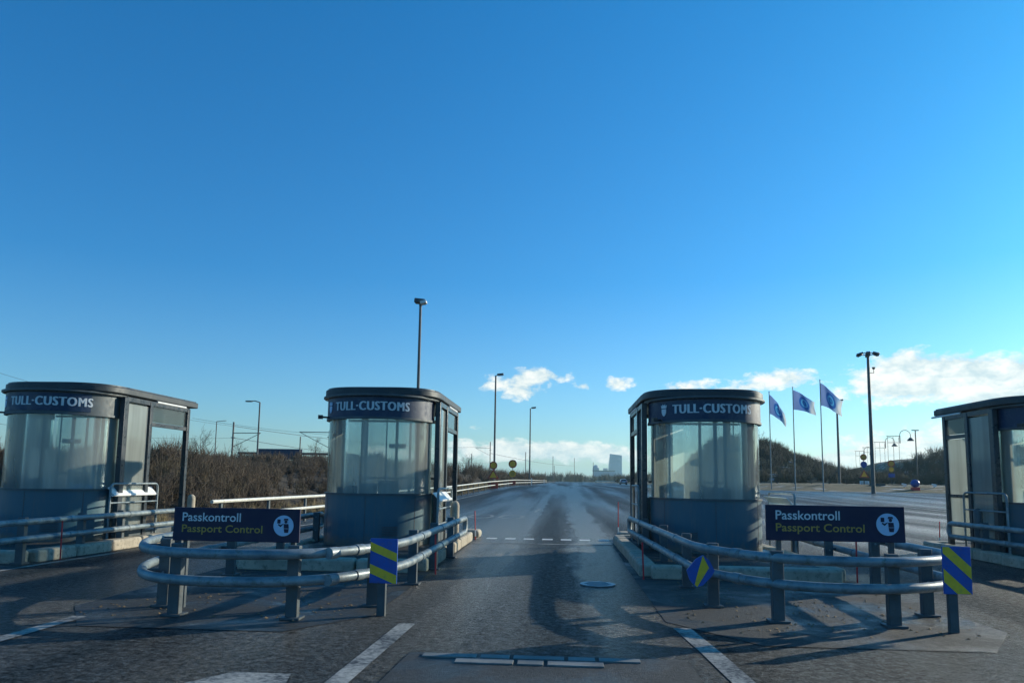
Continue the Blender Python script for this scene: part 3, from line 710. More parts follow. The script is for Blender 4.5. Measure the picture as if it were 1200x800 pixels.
def head_arm(t, h):
    b = MB(); b.tube([(0, 0, h - .3), (-.05, 0, h), (-.5, 0, h + .12), (-1.0, 0, h + .1)], .05, 8); b.box((-1.1, 0, h + .08), (.6, .3, .12)); b.build('lamp_head', M['railpole'], t)
LG = 'street lamps along the road'
pole('street_lamp', -9.55, 48, 12.75, .12, .085, 'tall lamp post with boxy head rising behind the booth left of the lane', 'street lamp', LG, head_round)
pole('street_lamp', -7.9, 86, 13.0 , .13, .09, 'lamp post behind the two orange road signs, the middle one of three along the road', 'street lamp', LG, head_side)
pole('street_lamp', -5.35, 122, 12.6, .13, .09, 'lamp post farthest down the guard rail, right of the orange signs', 'street lamp', LG, head_side)
pole('street_lamp', -29.5, 70, 6.0, .09, .07, 'small lamp post with a curved arm above the bare scrub on the left', 'street lamp', LG, head_arm)
pole('street_lamp', -31.8, 66, 3.9, .05, .04, 'thin short lamp post with long arm in the scrub beside the far left booth', 'street lamp', LG, lambda t, h: MB().cyl((0, 0, h), (.9, 0, h + .08), .03, 6).build('arm', M['railpole'], t))
def head_mast(t, h):
    b = MB(); b.cyl((0, 0, h), (0, 0, h + .25), .22, 12); b.tube([(math.cos(a) * .7, math.sin(a) * .7, h + .22) for a in np.linspace(0, 2 * PI, 17)[:-1]], .05, 6, True); b.build('head_ring', M['railpole'], t)
    for k in range(6):
        a = k * PI / 3 + .2; b = MB(); b.box((math.cos(a) * .85, math.sin(a) * .85, h + .2), (.55, .38, .2), a, 0, .35); b.build('floodlight', M['railpole'], t, bevel=.03)
    b = MB(); b.cyl((0, 0, h - 1.7), (.5, 0, h - 1.7), .03, 6); b.cyl((.5, 0, h - 1.7), (.5, 0, h - 1.4), .03, 6); b.cyl((.5, 0, h - 1.35), (.5, 0, h - 1.12), .08, 10, .17); b.build('camera_bracket', M['railpole'], t)
def gp(x, Y): return math.tan(math.atan((x - 600) / 866.7) - yaw) * Y
pole('light_mast', gp(1022, 75), 75, 13.6, .20, .13, 'tall floodlight mast with ring of lamps on the right, left of the bright cloud', 'light mast', None, head_mast, z=.6)
pole('street_lamp', gp(983, 115), 115, 12.6, .2, .13, 'grey lamp post behind the rightmost flag', 'street lamp', LG, head_side)
pole('street_lamp', gp(1074, 138), 138, 10.7, .12, .09, 'lamp post with flat T head between the lattice masts and the far right booth', 'street lamp', LG,
     lambda t, h: MB().box((0, 0, h), (1.2, .3, .16)).build('lamp_head', M['railpole'], t), z=.7)

# flags ------------------------------------------------------------------
def flag_mat():
    m, nt, b = newmat('flag_cloth'); tc = nt.nodes.new('ShaderNodeTexCoord')
    sp = nt.nodes.new('ShaderNodeSeparateXYZ'); nt.links.new(tc.outputs['UV'], sp.inputs[0])
    u, v = sp.outputs[0], sp.outputs[1]
    du = math_(nt, 'MULTIPLY', math_(nt, 'SUBTRACT', u, .52), 1.5); dv = math_(nt, 'SUBTRACT', v, .5)
    r = math_(nt, 'SQRT', math_(nt, 'ADD', math_(nt, 'MULTIPLY', du, du), math_(nt, 'MULTIPLY', dv, dv)))
    field = ramp(nt, math_(nt, 'ADD', u, math_(nt, 'MULTIPLY', v, -.18)), [(.05, (.24, .34, .62)), (.45, (.10, .22, .52)), (.68, (.26, .44, .66)), (.80, (.78, .80, .78))])
    ring = ramp(nt, r, [(.0, (.04, .34, .62)), (.14, (.02, .10, .38)), (.20, (.12, .52, .78)), (.27, (.02, .12, .42)), (.36, (.02, .12, .42))])
    c = mixc(nt, ramp(nt, r, [(.36, g3(1)), (.39, g3(0))]), field, ring)
    nt.links.new(c, b.inputs['Base Color']); b.inputs['Roughness'].default_value = .8
    nt.nodes['Principled BSDF'].inputs['Subsurface Weight'].default_value = 0
    out = nt.nodes['Material Output']; tl = nt.nodes.new('ShaderNodeBsdfTranslucent'); nt.links.new(c, tl.inputs[0])
    mx = nt.nodes.new('ShaderNodeMixShader'); mx.inputs[0].default_value = .4
    nt.links.new(b.outputs[0], mx.inputs[1]); nt.links.new(tl.outputs[0], mx.inputs[2]); nt.links.new(mx.outputs[0], out.inputs[0])
    return m
FM = flag_mat()
def flag(x, y, h, w, drop, fh, label, ph):
    t = pole('flagpole', x, y, h, .075, .05, label, 'flagpole', 'flagpoles on the grass bank', lambda t, h: MB().sphere((0, 0, h + .06), .09, 10, 6).build('finial', M['white'], t), 'galv')
    n, m = 22, 12; vs = []; uv = []
    for j in range(m + 1):
        for i in range(n + 1):
            u = i / n; v = j / m
            X = w * u; Z = h - .25 - fh * (1 - v) * (1 - .35 * u) - drop * u ** 1.25
            Y = .22 * math.sin(u * 7 + v * 1.5 + ph) * u + .1 * math.sin(u * 15 + ph * 2 + v * 3) * u
            vs.append((X + .1 * math.sin(v * 4 + ph) * u, Y, Z)); uv.append((u, v))
    b = MB(); b.add(vs, [(j * (n + 1) + i, j * (n + 1) + i + 1, (j + 1) * (n + 1) + i + 1, (j + 1) * (n + 1) + i) for j in range(m) for i in range(n)])
    f = b.build('flag', FM, t); ul = f.data.uv_layers.new(name='UVMap')
    for l in f.data.loops: ul.data[l.index].uv = uv[l.vertex_index]
    return t
flag(gp(903.5, 96), 96, 12.3, 2.0, 2.5, 2.5, 'flagpole with blue and white flag hanging steeply, leftmost of the three', .3)
flag(gp(931.5, 91), 91, 12.3, 2.6, 1.5, 2.4, 'flagpole with pale flag showing a blue round emblem, middle of the three', 1.6)
flag(gp(964, 86), 86, 12.6, 2.3, 2.2, 2.6, 'tallest flagpole with blue and white flag, rightmost of the three', 2.7)

# lattice masts with hook lamps --------------------------------------------
def lattice(x, y, h, lab, hook, w=1.0):
    z = float(hgt(x, y)); t = empty('lattice_mast', (x, y, .7), lab, 'lattice mast', 'lattice masts behind the mast on the right')
    for k in range(3):
        b = MB(); b.cyl((k * w, 0, 0), (k * w, 0, h - .1 * k), .035, 6); b.build('leg', M['railpole'], t)
    b = MB(); b.box((w, 0, h), (2.4 * w, .1, .1)); b.box((w, 0, h - 1.2), (1.8 * w, .08, .08)); b.build('cross_bar', M['railpole'], t)
    if hook:
        x0 = 2.2 * w; p = [(x0, 0, h - 1.2)] + [(x0 + .95 - .95 * math.cos(a), 0, h + .2 + .9 * math.sin(a)) for a in np.linspace(0, PI, 9)] + [(x0 + 1.9, 0, h - .25)]
        b = MB(); b.tube(p, .06, 6); b.box((x0, 0, h - .6), (.14, .1, 1.4)); b.build('hook_arm', M['railpole'], t)
        b = MB(); b.cyl((x0 + 1.9, 0, h - .25), (x0 + 1.9, 0, h - .75), .18, 12, .6); b.cyl((x0 + 1.9, 0, h - .75), (x0 + 1.9, 0, h - .85), .6, 12, .55); b.build('lamp_shade', M['railpole'], t)
for x, ty, Y, hk, sc, lab in ((1003, 529, 200, 1, 'x', 'smallest lattice lighting mast with hook lamp, left of the tall floodlight mast'), (1012, 525, 190, 0, 'x', 'lattice mast without lamp just left of the tall floodlight mast'),
                       (1026, 519, 165, 1, 'x', 'lattice lighting mast with hook lamp just right of the tall floodlight mast'), (1041, 512, 140, 1, 'x', 'largest lattice lighting mast with hook lamp, farthest right')):
    hz = 561.5 + .0146 * (x - 600); lattice(gp(x, Y), Y, (hz - ty) / 866.7 * Y + .7, lab, hk, 1.0)

# ------------------------------------------------------------------ road signs
def tri(b, c, r, th=.03):
    p = [(c[0] + r * math.cos(a), c[1], c[2] + r * math.sin(a)) for a in (PI / 2, PI / 2 + 2 * PI / 3, PI / 2 + 4 * PI / 3)]
    b.add([(x, y - th / 2, z) for x, y, z in p] + [(x, y + th / 2, z) for x, y, z in p], [(0, 1, 2), (5, 4, 3), (0, 3, 4, 1), (1, 4, 5, 2), (2, 5, 3, 0)])
def roadsign(x, y, z, items, label, group=None, hgt_=None):
    t = empty('road_sign', (x, y, z), label, 'road sign', group)
    hh = max(i[1] for i in items)
    b = MB(); b.cyl((0, .05, 0), (0, .05, hh), .035, 8); b.build('post', M['galv_dark'], t)
    for kind, zc, r, m1, m2 in items:
        b = MB()
        if kind == 'disc': b.disc((0, 0, zc), r, .03)
        elif kind == 'tri': tri(b, (0, 0, zc), r)
        else: b.box((0, 0, zc), (r * 2, .03, r * 1.2))
        pn = b.build('panel', M[m1], t)
        if m2:
            b = MB()
            if kind == 'disc': b.disc((0, -.02, zc), r * .72, .01)
            elif kind == 'tri': tri(b, (0, -.022, zc - .0), r * .66, .01)
            else: b.box((0, -.02, zc), (r * 1.6, .01, r * .8))
            b.build('face', M[m2], pn)
    return t
M['redbrown'] = weathered('sign_red', (.42, .05, .03), (.52, .08, .04), .5)
M['sy'] = weathered('sign_orange', (.95, .36, .02), (.98, .46, .04), .5)
for k, (x, Y, it, lab) in enumerate(((579.5, 74, [('disc', 2.35, .40, 'redbrown', 'sy'), ('tri', 1.35, .66, 'redbrown', 'sy'), ('rect', .35, .5, 'redbrown', None)], 'round orange sign above a tall orange triangle on a red base, behind the guard rail'),
                             (602, 92, [('disc', 2.75, .52, 'redbrown', 'sy'), ('disc', 1.55, .42, 'sy', 'brownsign'), ('rect', .4, .4, 'redbrown', None)], 'round orange sign above a narrow orange plate, right one behind the guard rail'))):
    roadsign(gp(x, Y), Y, float(base(Y)), it, lab, 'orange road signs behind the guard rail')
roadsign(gp(1012, 100), 100, .65, [('disc', 4.4, .42, 'redbrown', 'brownsign'), ('disc', 3.45, .42, 'stopblue', None), ('tri', 2.1, .72, 'redbrown', 'sy'), ('rect', .95, .6, 'white', 'whitegrey')], 'sign post with brown disc, blue disc and orange triangle left of the tall mast')
roadsign(gp(1044, 105), 105, .65, [('disc', 3.75, .48, 'redbrown', 'brownsign'), ('disc', 2.95, .36, 'brownsign', 'sy'), ('rect', 2.15, .42, 'stopblue', None)], 'sign post with brown disc above blue plate right of the tall mast')
t = empty('attenuator', (gp(1071, 92), 92, .65), 'blue rounded drum on a red base at the edge of the lot', 'crash cushion')
MB().box((0, 0, .3), (.8, .8, .6)).build('base', M['red'], t, bevel=.05); MB().sphere((0, 0, 1.05), .5, 14, 10, .95).build('drum', M['stopblue'], t)
def lowbar(x0, x1, Y, h, lab):
    a, c = gp(x0, Y), gp(x1, Y); t = empty('lot_barrier', (a, Y, .65), lab, 'barrier', 'dark barriers at the far edge of the lot')
    MB().box(((c - a) / 2, 0, h), (c - a, .12, .3)).build('beam', M['dark'], t)
    k = 0
    while k <= 3: MB().box(((c - a) * k / 3, .1, h / 2), (.12, .12, h)).build('post', M['dark'], t); k += 1
lowbar(1018, 1036, 95, .85, 'dark low barrier at the foot of the tall mast'); lowbar(1039, 1056, 97, .75, 'dark low barrier right of the tall mast')
for x, lab in ((1058, 'small white lamp head on the barrier end left of the blue drum'), (1093, 'small white lamp head on a stub right of the blue drum')):
    t = empty('marker_lamp', (gp(x, 94), 94, .65), lab, 'marker lamp', 'white marker lamps at the lot edge')
    MB().cyl((0, 0, 0), (0, 0, .7), .04, 6).build('stub', M['railpole'], t); MB().box((0, 0, .95), (.5, .2, .16), 0, 0, .2).box((.05, 0, .75), (.4, .2, .12), 0, 0, -.2).build('lamp', M['white'], t)
# lot fence on the bank
t = empty('bank_fence', (gp(890, 99), 99, 1.5), 'low wooden post fence on the grass bank behind the flagpoles', 'fence')
for k in range(8): MB().box((k * 2.2, 0, .35), (.1, .1, .8)).build('post', M['trunk'], t)

# ------------------------------------------------------------------ railway masts and wires
def catenary(x, Y, top, arm, lab, r=.11, armz=None):
    hz = 561.5 + .0146 * (x - 600); X = gp(x, Y); z0 = float(hgt(X, Y)); hh = 1.4 + (hz - top) / 866.7 * Y - z0
    t = empty('railway_mast', (X, Y, z0), lab, 'railway mast', 'railway masts left of the road')
    MB().cyl((0, 0, 0), (0, 0, hh), r, 8).build('pole', M['railpole'], t)
    if arm:
        b = MB(); az = hh - (hh * .16 if armz is None else armz); b.cyl((0, 0, az), (arm, 0, az + .03), .05, 6); b.cyl((0, 0, az - abs(arm) * .5), (arm, 0, az), .035, 6)
        b.box((0, 0, az - .55), (.5, .1, .1)); b.build('bracket_arm', M['railpole'], t)
    return (X, Y, z0 + hh - (.5))
w = []
p1 = catenary(274, 85, 492, 3.3, 'dark railway mast with bracket arm above the scrub, right of the far left booth', armz=1.3)
p2 = catenary(387, 85, 503, -3.6, 'railway mast with bracket arm half hidden by the booth left of the lane', armz=.2)
catenary(353, 82, 510, 0, 'slim grey railway mast between the dark board and the booth', .07)
for x, Y, top, arm, lab in ((554, 210, 531, 0, 'thin railway mast just right of the booth left of the lane'), (575.5, 200, 517, -4, 'railway mast with crossbar left of the middle lamp post'),
                       (617, 240, 529, 0, 'thin railway mast between the orange signs and the far lamp post'), (649, 330, 534, 0, 'far railway mast right of the farthest lamp post'),
                       (650.5, 345, 545, 0, 'short post beside the far railway mast'), (674, 400, 536, 0, 'far railway mast midway between lamp post and tower'), (696, 420, 541, 0, 'far railway mast left of the glass tower')):
    catenary(x, Y, top, arm, lab, .12 if Y > 150 else .1)
t = empty('overhead_wires', (-45, 60, 8), 'thin overhead wires crossing the sky above the scrub on the left', 'wires')
def wire(a, b_, sag=.6, r=.014):
    a, b_ = Vector(a), Vector(b_); n = 14; o = Vector((-45, 60, 8))
    MB().tube([a.lerp(b_, i / n) - Vector((0, 0, sag * 4 * (i / n) * (1 - i / n))) - o for i in range(n + 1)], r, 5).build('wire', M['railpole'], t)
def at(x, y, Y):
    hz = 561.5 + .0146 * (x - 600); return (gp(x, Y), Y, 1.4 + (hz - y) / 866.7 * Y)
wire(at(-20, 425, 60), at(274, 497, 85)); wire(at(274, 497, 85), at(575, 522, 200), 1.2, .03)
wire(at(-20, 490, 62), at(274, 511, 85)); wire(at(274, 511, 85), at(575, 541, 200), 1.2, .03)
wire(at(225, 487, 80), at(387, 508, 85), .2); wire(at(575, 530, 200), at(674, 545, 400), .8, .05)
# dark board on an overhead beam
t = empty('overhead_gantry', at(280, 529, 88), 'dark blue board on a long overhead beam above the scrub', 'gantry')
wb = gp(392, 88) - gp(280, 88); k1 = gp(303, 88) - gp(280, 88); k2 = gp(356, 88) - gp(280, 88)
MB().box((wb / 2, .2, -.02), (wb, .25, .28)).build('beam', M['dark'], t)
MB().box(((k1 + k2) / 2, -.05, -.1), (k2 - k1, .25, 1.25)).build('board', M['navy'], t, bevel=.03)
for x in (.3, wb - .3): MB().cyl((x, .2, 0), (x, .2, -3.2), .14, 8).build('leg', M['railpole'], t)

# ------------------------------------------------------------------ bare thickets
def twigs(spots, per, L0, wid, seed, spread=.55, minseg=2):
    rng = np.random.default_rng(seed); N = len(spots); T = N * per
    base_ = np.repeat(np.asarray(spots)[:, :3], per, 0); hh = np.repeat(np.asarray(spots)[:, 3], per)
    az = rng.uniform(0, 2 * PI, T); inc = np.abs(rng.normal(0, spread, T)); start = rng.uniform(0, .62, T) ** 1.2
    off = rng.normal(0, .22, (T, 2)) * hh[:, None] * .9
    p0 = base_.copy(); p0[:, 0] += off[:, 0] * (0.3 + start); p0[:, 1] += off[:, 1] * (0.3 + start); p0[:, 2] += start * hh - .05
    d = np.stack([np.sin(inc) * np.cos(az), np.sin(inc) * np.sin(az), np.cos(inc)], 1)
    L = hh * rng.uniform(.22, .5, T) * L0
    mid = p0 + d * L[:, None] * .5
    d2 = d + rng.normal(0, .28, (T, 3)); d2[:, 2] += .15; d2 /= np.linalg.norm(d2, axis=1)[:, None]
    p2 = mid + d2 * L[:, None] * .5
    u = np.cross(d, rng.normal(0, 1, (T, 3))); u /= np.linalg.norm(u, axis=1)[:, None]; wv = np.cross(d, u)
    wd = (wid * rng.uniform(.5, 1.4, T))[:, None]
    V = [p0 + u * wd, p0 - u * wd * .5 + wv * wd * .87, p0 - u * wd * .5 - wv * wd * .87]
    V += [mid + (v - p0) * .7 for v in V[:3]]; V += [p2]
    # side twigs
    V = np.stack(V, 1); n = np.arange(T)[:, None] * 7
    tris = [(0, 1, 4), (0, 4, 3), (1, 2, 5), (1, 5, 4), (2, 0, 3), (2, 3, 5), (3, 4, 6), (4, 5, 6), (5, 3, 6)]
    F = np.concatenate([n + np.array(t_)[None, :] for t_ in tris], 0)
    return V.reshape(-1, 3), F
def thick(name, spots, per, L0, wid, seed, mat, spread=.55):
    V, F = twigs(spots, per, L0, wid, seed, spread); o = npmesh(name, V, F, M[mat]); return struct(o, 'stuff')
r = np.random.default_rng(3)
sp = []
while len(sp) < 1500:                                   # near scrub on the left bank
    Y = r.uniform(23, 62); X = r.uniform(-1, 0) * (Y * .85) - 10.2
    if X > -10.4: continue
    z = float(hgt(X, Y)); h = r.uniform(.75, 1.45) * (1 + .25 * math.sin(X * .5 + Y * .3)) * np.clip((-X - 9.6) / 3, .45, 1)
    sp.append((X, Y, z, h))
thick('thicket', sp, 105, 1.0, .010, 1, 'twig', .75)
sp = []
while len(sp) < 900:
    Y = 60 + 260 * r.uniform(0, 1) ** 1.3; X = fenceX(Y) - 2.2 - r.uniform(0, 1) * Y * .35
    z = float(hgt(X, Y)); h = r.uniform(1.6, 2.9) * np.clip(Y / 95, .55, 2.0) * .8
    sp.append((X, Y, z, h))
thick('thicket', sp, 110, 1.0, .024, 2, 'twig', .75)
sp = []
while len(sp) < 900:
    Y = r.uniform(128, 185); X = r.uniform(24, 62)
    sp.append((X, Y, float(hgt(X, Y)), r.uniform(1.8, 3.2)))
thick('thicket', sp, 90, 1.0, .028, 4, 'twig_far')
sp = []
while len(sp) < 1000:
    Y = r.uniform(112, 165); X = r.uniform(62, 140)
    sp.append((X, Y, float(hgt(X, Y)), r.uniform(1.6, 3.4)))
thick('thicket', sp, 90, 1.0, .028, 5, 'twig_far')
sp = []
while len(sp) < 700:                                   # distant wood line
    Y = r.uniform(520, 900); X = r.uniform(-160, 260)
    sp.append((X, Y, .65, r.uniform(5, 10)))
thick('distant_wood', sp, 70, 1.0, .14, 6, 'twig_far', .7)
sp = []
while len(sp) < 250:
    Y = r.uniform(300, 420); X = r.uniform(28, 95)
    sp.append((X, Y, .65, r.uniform(4.0, 7.0)))
thick('distant_wood', sp, 90, 1.0, .08, 8, 'twig_far', .7)
# tussocks of dry grass at the verge
sp = [(fenceX(Y) - r.uniform(.6, 3.5), Y, float(base(Y)), r.uniform(.25, .6)) for Y in r.uniform(18, 90, 700)]
o = thick('dry_grass', sp, 36, 1.6, .006, 9, 'twig'); o.data.materials[0] = weathered('straw', (.20, .15, .07), (.32, .25, .13), .9)
# individual bare trees
def bare_tree(x, y, h, label, seed):
    rr = random.Random(seed); z = float(hgt(x, y)); t = empty('bare_tree', (x, y, z), label, 'tree', 'bare trees above the scrub')
    MB().tube([(0, 0, -.1), (.05, .02, h * .3), (-.04, 0, h * .6)], .07 * h / 5, 7, False, .03 * h / 5).build('trunk', M['trunk'], t)
    b = MB()
    def br(p, d, L, rad, dep):
        q = p + d * L; b.tube([p, p + d * L * .5 + Vector((rr.gauss(0, .03), rr.gauss(0, .03), 0)) * L, q], rad, 4, False, rad * .5)
        if dep == 0: return
        for _ in range(4):
            nd = (d + Vector((rr.gauss(0, .45), rr.gauss(0, .45), rr.gauss(.1, .25)))).normalized(); br(p + d * L * rr.uniform(.35, 1), nd, L * rr.uniform(.5, .8), rad * .55, dep - 1)
    for k in range(7):
        a = rr.uniform(0, 2 * PI); br(Vector((0, 0, h * rr.uniform(.2, .55))), Vector((math.cos(a) * .6, math.sin(a) * .6, 1)).normalized(), h * rr.uniform(.18, .3), .02 * h / 5, 3)
    b.build('crown', M['twig'], t, smooth=False)
for k, (x, Y, h, lab) in enumerate(((237, 48, 3.2, 'bare bushy tree beside the right post of the far left booth'), (283, 58, 2.6, 'low bare tree between the railway mast and the curved lamp post'),
        (371, 60, 2.9, 'bare tree just left of the booth left of the lane'), (548, 150, 5.5, 'bare tree right beside the booth left of the lane'), (562, 165, 4.6, 'bare tree left of the orange signs'),
        (892, 150, 5.0, 'bare tree between booth and leftmost flagpole'), (1118, 118, 5.5, 'bare tree on the bank at the far right booth roof'), (1066, 125, 4.5, 'bare tree left of the T headed lamp post'), (1098, 130, 5.2, 'bare tree on the bank right of the T headed lamp post'))):
    bare_tree(gp(x, Y), Y, h, lab, 50 + k)

# ------------------------------------------------------------------ far buildings
t = empty('glass_tower', (gp(721, 2200), 2200, 0), 'tall blue glass tower on the horizon at the end of the road', 'tower')
b = MB(); b.add([(-22, -15, 0), (20, -15, 0), (20, 15, 0), (-22, 15, 0), (-14, -15, 82), (20, -15, 78), (20, 15, 78), (-14, 15, 82)], [(0, 1, 5, 4), (1, 2, 6, 5), (2, 3, 7, 6), (3, 0, 4, 7), (4, 5, 6, 7), (3, 2, 1, 0)])
b.build('tower_body', M['bldg'], t, smooth=False)
MB().box((-27, 2, 20), (12, 24, 40)).build('annexe', M['bldg2'], t, smooth=False)
for k in range(1, 19): MB().box((.5 + -1 * 0, -15.3, 4.2 * k), (38 - 8 * (k / 19), .4, .8)).build('floor_band', M['bldg2'], t)
t = empty('low_building', (gp(708, 1500), 1500, 0), 'long low pale building left of the glass tower', 'building')
MB().box((0, 0, 11), (42, 20, 22)).build('wall', M['bldg2'], t); MB().box((0, 0, 22.5), (44, 22, 1.5)).build('roof', M['roof'], t)
t = empty('domed_building', (gp(699, 1600), 1600, 0), 'small building with rounded roof left of the glass tower', 'building')
MB().box((0, 0, 15), (13, 13, 30)).build('wall', M['bldg2'], t); MB().sphere((0, 0, 30), 6.4, 16, 8, 1).build('roof', M['bldg2'], t)
t = empty('bridge_parapet', (gp(714, 420), 420, .65), 'pale yellow barrier across the far end of the road', 'barrier')
MB().box((0, 0, .9), (15, .3, .5)).build('beam', M['cream'], t)
for k in range(6): MB().box((-7 + k * 2.8, .2, .4), (.2, .2, .8)).build('post', M['galv_dark'], t)

# car --------------------------------------------------------------------
t = empty('car', (gp(731, 203), 203, .655), 'small silver car seen from behind far down the road', 'car')
def section(w, pts): return [(sx * w, y, z) for sx in (-1, 1) for y, z in pts]
prof = [(-2.15, .35), (-2.2, .75), (-2.1, .98), (-1.5, 1.02), (1.2, .95), (2.0, .75), (2.15, .4)]
b = MB(); n = len(prof); b.add([(x, y, z) for x in (-.88, .88) for y, z in prof], [tuple(range(n - 1, -1, -1)), tuple(range(n, 2 * n))] + [(i, (i + 1) % n, n + (i + 1) % n, n + i) for i in range(n)])
body = b.build('body', M['carpaint'], t, bevel=.05)
cab = [(-1.85, .98), (-1.35, 1.42), (-.2, 1.48), (.5, 1.4), (1.15, .96)]; b = MB(); n = 5
b.add([(x * (.84 if z < 1.2 else .66), y, z) for x in (-1, 1) for y, z in cab], [tuple(range(n - 1, -1, -1)), tuple(range(n, 2 * n))] + [(i, (i + 1) % n, n + (i + 1) % n, n + i) for i in range(n)])
b.build('cabin', M['carpaint'], t, bevel=.03)
MB().box((0, -1.67, 1.2), (1.25, .03, .42), 0, R(-42)).build('rear_window', M['darkglass'], t)
for x in (-.8, .8):
    MB().box((x * .85, -2.2, .82), (.3, .05, .16)).build('tail_light', M['red'], t)
    for y in (-1.35, 1.35):
        wl = MB().disc((x, y, .32), .32, .22, 'X').build('wheel', M['tyre'], t); MB().disc((x * 1.15, y, .32), .19, .03, 'X').build('rim', M['galv'], wl)
MB().box((0, -2.2, .42), (1.6, .12, .2)).build('bumper', M['black'], t); MB().box((0, -2.225, .66), (.52, .02, .12)).build('number_plate', M['white'], t)

# ------------------------------------------------------------------ light and sky
AZ, EL = R(57), R(17)
sun = bpy.data.lights.new('sun', 'SUN'); sun.energy = 5.0; sun.angle = R(.53); sun.color = (1, .91, .72)
so = bpy.data.objects.new('sun', sun); COL.objects.link(so)
d = Vector((math.sin(AZ) * math.cos(EL), math.cos(AZ) * math.cos(EL), math.sin(EL)))
so.rotation_euler = d.to_track_quat('Z', 'Y').to_euler(); so.location = d * 50
W = bpy.data.worlds.new('World'); S.world = W; W.use_nodes = True; nt = W.node_tree; bg = nt.nodes['Background']; out = nt.nodes['World Output']
sky = nt.nodes.new('ShaderNodeTexSky'); sky.sky_type = 'NISHITA'; sky.sun_disc = False
sky.sun_elevation = EL; sky.sun_rotation = AZ; sky.air_density = 1.0; sky.dust_density = .6; sky.ozone_density = 3.0; sky.altitude = 0
bg.inputs[1].default_value = .14
tc = nt.nodes.new('ShaderNodeTexCoord'); sep = nt.nodes.new('ShaderNodeSeparateXYZ'); nt.links.new(tc.outputs['Generated'], sep.inputs[0])
az = math_(nt, 'ARCTAN2', sep.outputs[0], sep.outputs[1]); el = math_(nt, 'ARCSINE', sep.outputs[2])
tcol = ramp(nt, math_(nt, 'MULTIPLY', el, 1 / .75), [(0, (.74, .93, 1.04)), (.12, (.52, .89, 1.13)), (.35, (.20, .77, 1.14)), (1.0, (.06, .83, 1.27))])
tint = mixc(nt, 1.0, sky.outputs[0], tcol, 'MULTIPLY'); nt.links.new(tint, bg.inputs[0])
comb = nt.nodes.new('ShaderNodeCombineXYZ'); nt.links.new(az, comb.inputs[0]); nt.links.new(el, comb.inputs[1])
Fp = 866.7
fw = co.matrix_world.to_3x3() @ Vector((0, 0, -1)); rw = co.matrix_world.to_3x3() @ Vector((1, 0, 0)); uw = co.matrix_world.to_3x3() @ Vector((0, 1, 0))
def direction(px, py):
    v = (fw * Fp + rw * (px - 600) - uw * (py - 400 - 62)).normalized(); return math.atan2(v.x, v.y), math.asin(v.z)
# cumulus seen low over the horizon: bearing, elevation and size of each
blobs = [(632, 440, 26, 8, 1), (612, 456, 18, 11, .9), (578, 450, 15, 9, .7), (724, 449, 15, 7, .8), (683, 452, 9, 4, .6), (820, 450, 20, 6, .7), (790, 453, 14, 4, .5),
         (918, 443, 30, 8, .95), (880, 453, 22, 6, .75), (1060, 432, 36, 15, 1.1), (1085, 452, 55, 12, .8), (1045, 450, 30, 12, .7), (1118, 432, 22, 9, .7), (1165, 448, 46, 16, 1.0), (1240, 445, 60, 20, 1.0),
         (845, 458, 10, 3, .5), (560, 500, 14, 3, .35), (770, 470, 12, 3, .4), (980, 470, 18, 4, .4), (1020, 478, 16, 4, .4), (540, 522, 20, 6, .8), (620, 530, 26, 8, .9), (668, 524, 26, 6, .9), (715, 528, 18, 7, .8), (592, 525, 20, 10, 1.0), (560, 533, 30, 7, .6), (655, 529, 34, 7, .8), (690, 538, 36, 7, .6), (745, 536, 24, 8, .6), (1010, 545, 44, 12, .8), (1045, 530, 50, 16, .95), (1095, 535, 40, 14, .8), (960, 545, 40, 8, .5), (1150, 520, 40, 14, .5),
         (460, 530, 60, 8, .5), (1320, 460, 90, 25, 1.0), (1420, 430, 80, 25, 1.0)]
acc = None
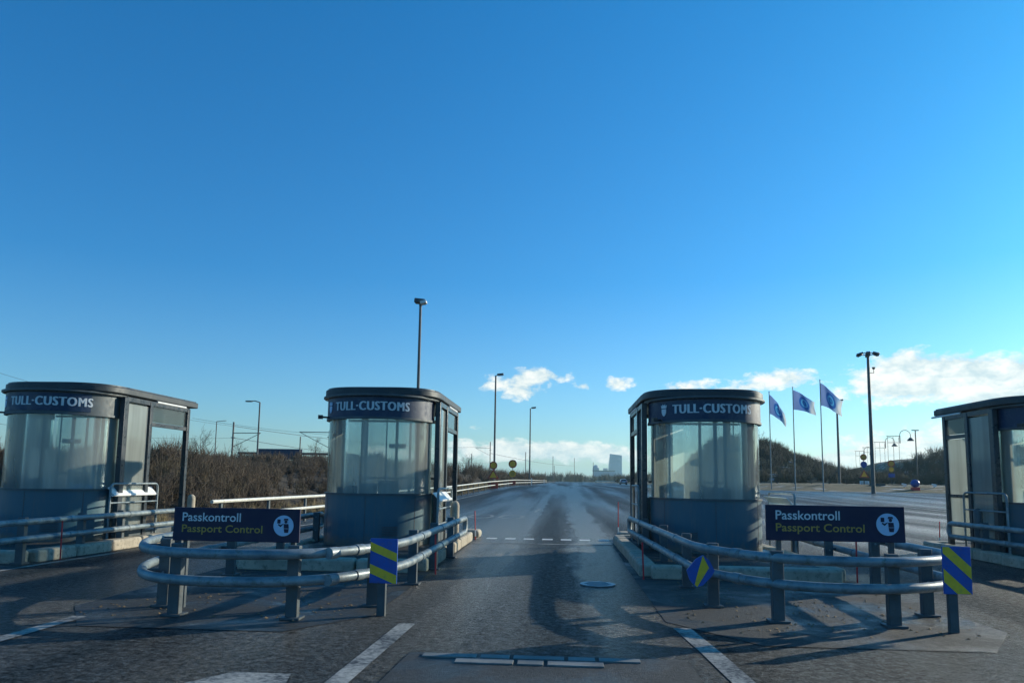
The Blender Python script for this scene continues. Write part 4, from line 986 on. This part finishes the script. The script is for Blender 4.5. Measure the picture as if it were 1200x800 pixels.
for px, py, sx, sy, a in blobs:
    A, E_ = direction(px, py)
    s1 = nt.nodes.new('ShaderNodeVectorMath'); s1.operation = 'SUBTRACT'; nt.links.new(comb.outputs[0], s1.inputs[0]); s1.inputs[1].default_value = (A, E_, 0)
    s2 = nt.nodes.new('ShaderNodeVectorMath'); s2.operation = 'MULTIPLY'; nt.links.new(s1.outputs[0], s2.inputs[0]); s2.inputs[1].default_value = (Fp / sx / 1.1, Fp / sy / 1.1, 0)
    s3 = nt.nodes.new('ShaderNodeVectorMath'); s3.operation = 'DOT_PRODUCT'; nt.links.new(s2.outputs[0], s3.inputs[0]); nt.links.new(s2.outputs[0], s3.inputs[1])
    e = math_(nt, 'MULTIPLY', math_(nt, 'EXPONENT', math_(nt, 'MULTIPLY', s3.outputs['Value'], -1.0)), a)
    acc = e if acc is None else math_(nt, 'ADD', acc, e)
mp = nt.nodes.new('ShaderNodeMapping'); mp.inputs['Scale'].default_value = (1, 1.7, 1); nt.links.new(comb.outputs[0], mp.inputs[0])
fb = noise(nt, 34, 10, .62, mp.outputs[0], .15); fb2 = noise(nt, 9, 5, .5, mp.outputs[0])
dn = math_(nt, 'ADD', acc, math_(nt, 'MULTIPLY', math_(nt, 'SUBTRACT', fb, .5), 2.6))
al = ramp(nt, math_(nt, 'MULTIPLY', dn, math_(nt,'MINIMUM', math_(nt,'MULTIPLY',acc,5.0), 1.0)), [(.20, g3(0)), (.48, g3(.6)), (.75, g3(.97))])
al = math_(nt, 'MULTIPLY', al, 1.0)
cb = nt.nodes.new('ShaderNodeBackground'); cc = ramp(nt, math_(nt, 'ADD', fb, math_(nt, 'MULTIPLY', math_(nt, 'SUBTRACT', fb2, .5), .6)), [(.36, (.55, .68, .72)), (.60, (.94, .95, .90))])
nt.links.new(cc, cb.inputs[0]); cb.inputs[1].default_value = 1.05
mx = nt.nodes.new('ShaderNodeMixShader'); nt.links.new(al, mx.inputs[0]); nt.links.new(bg.outputs[0], mx.inputs[1]); nt.links.new(cb.outputs[0], mx.inputs[2]); nt.links.new(mx.outputs[0], out.inputs[0])

hz = MB(); hz.box((0, 2000, 50), (13000, 11000, 110)); hm = bpy.data.materials.new('haze_air'); hm.use_nodes = True
hn = hm.node_tree; hn.nodes.remove(hn.nodes['Principled BSDF']); pv = hn.nodes.new('ShaderNodeVolumePrincipled')
pv.inputs['Color'].default_value = (.62, .95, 1, 1); pv.inputs['Density'].default_value = .00017; pv.inputs['Anisotropy'].default_value = .3
hn.links.new(pv.outputs[0], hn.nodes['Material Output'].inputs['Volume'])
struct(hz.build('haze', hm, smooth=False), 'stuff')

S.view_settings.view_transform = 'Standard'; S.view_settings.look = 'None'; S.view_settings.exposure = .15; S.view_settings.gamma = 1
S.render.engine = 'CYCLES'
S.cycles.transparent_max_bounces = 16
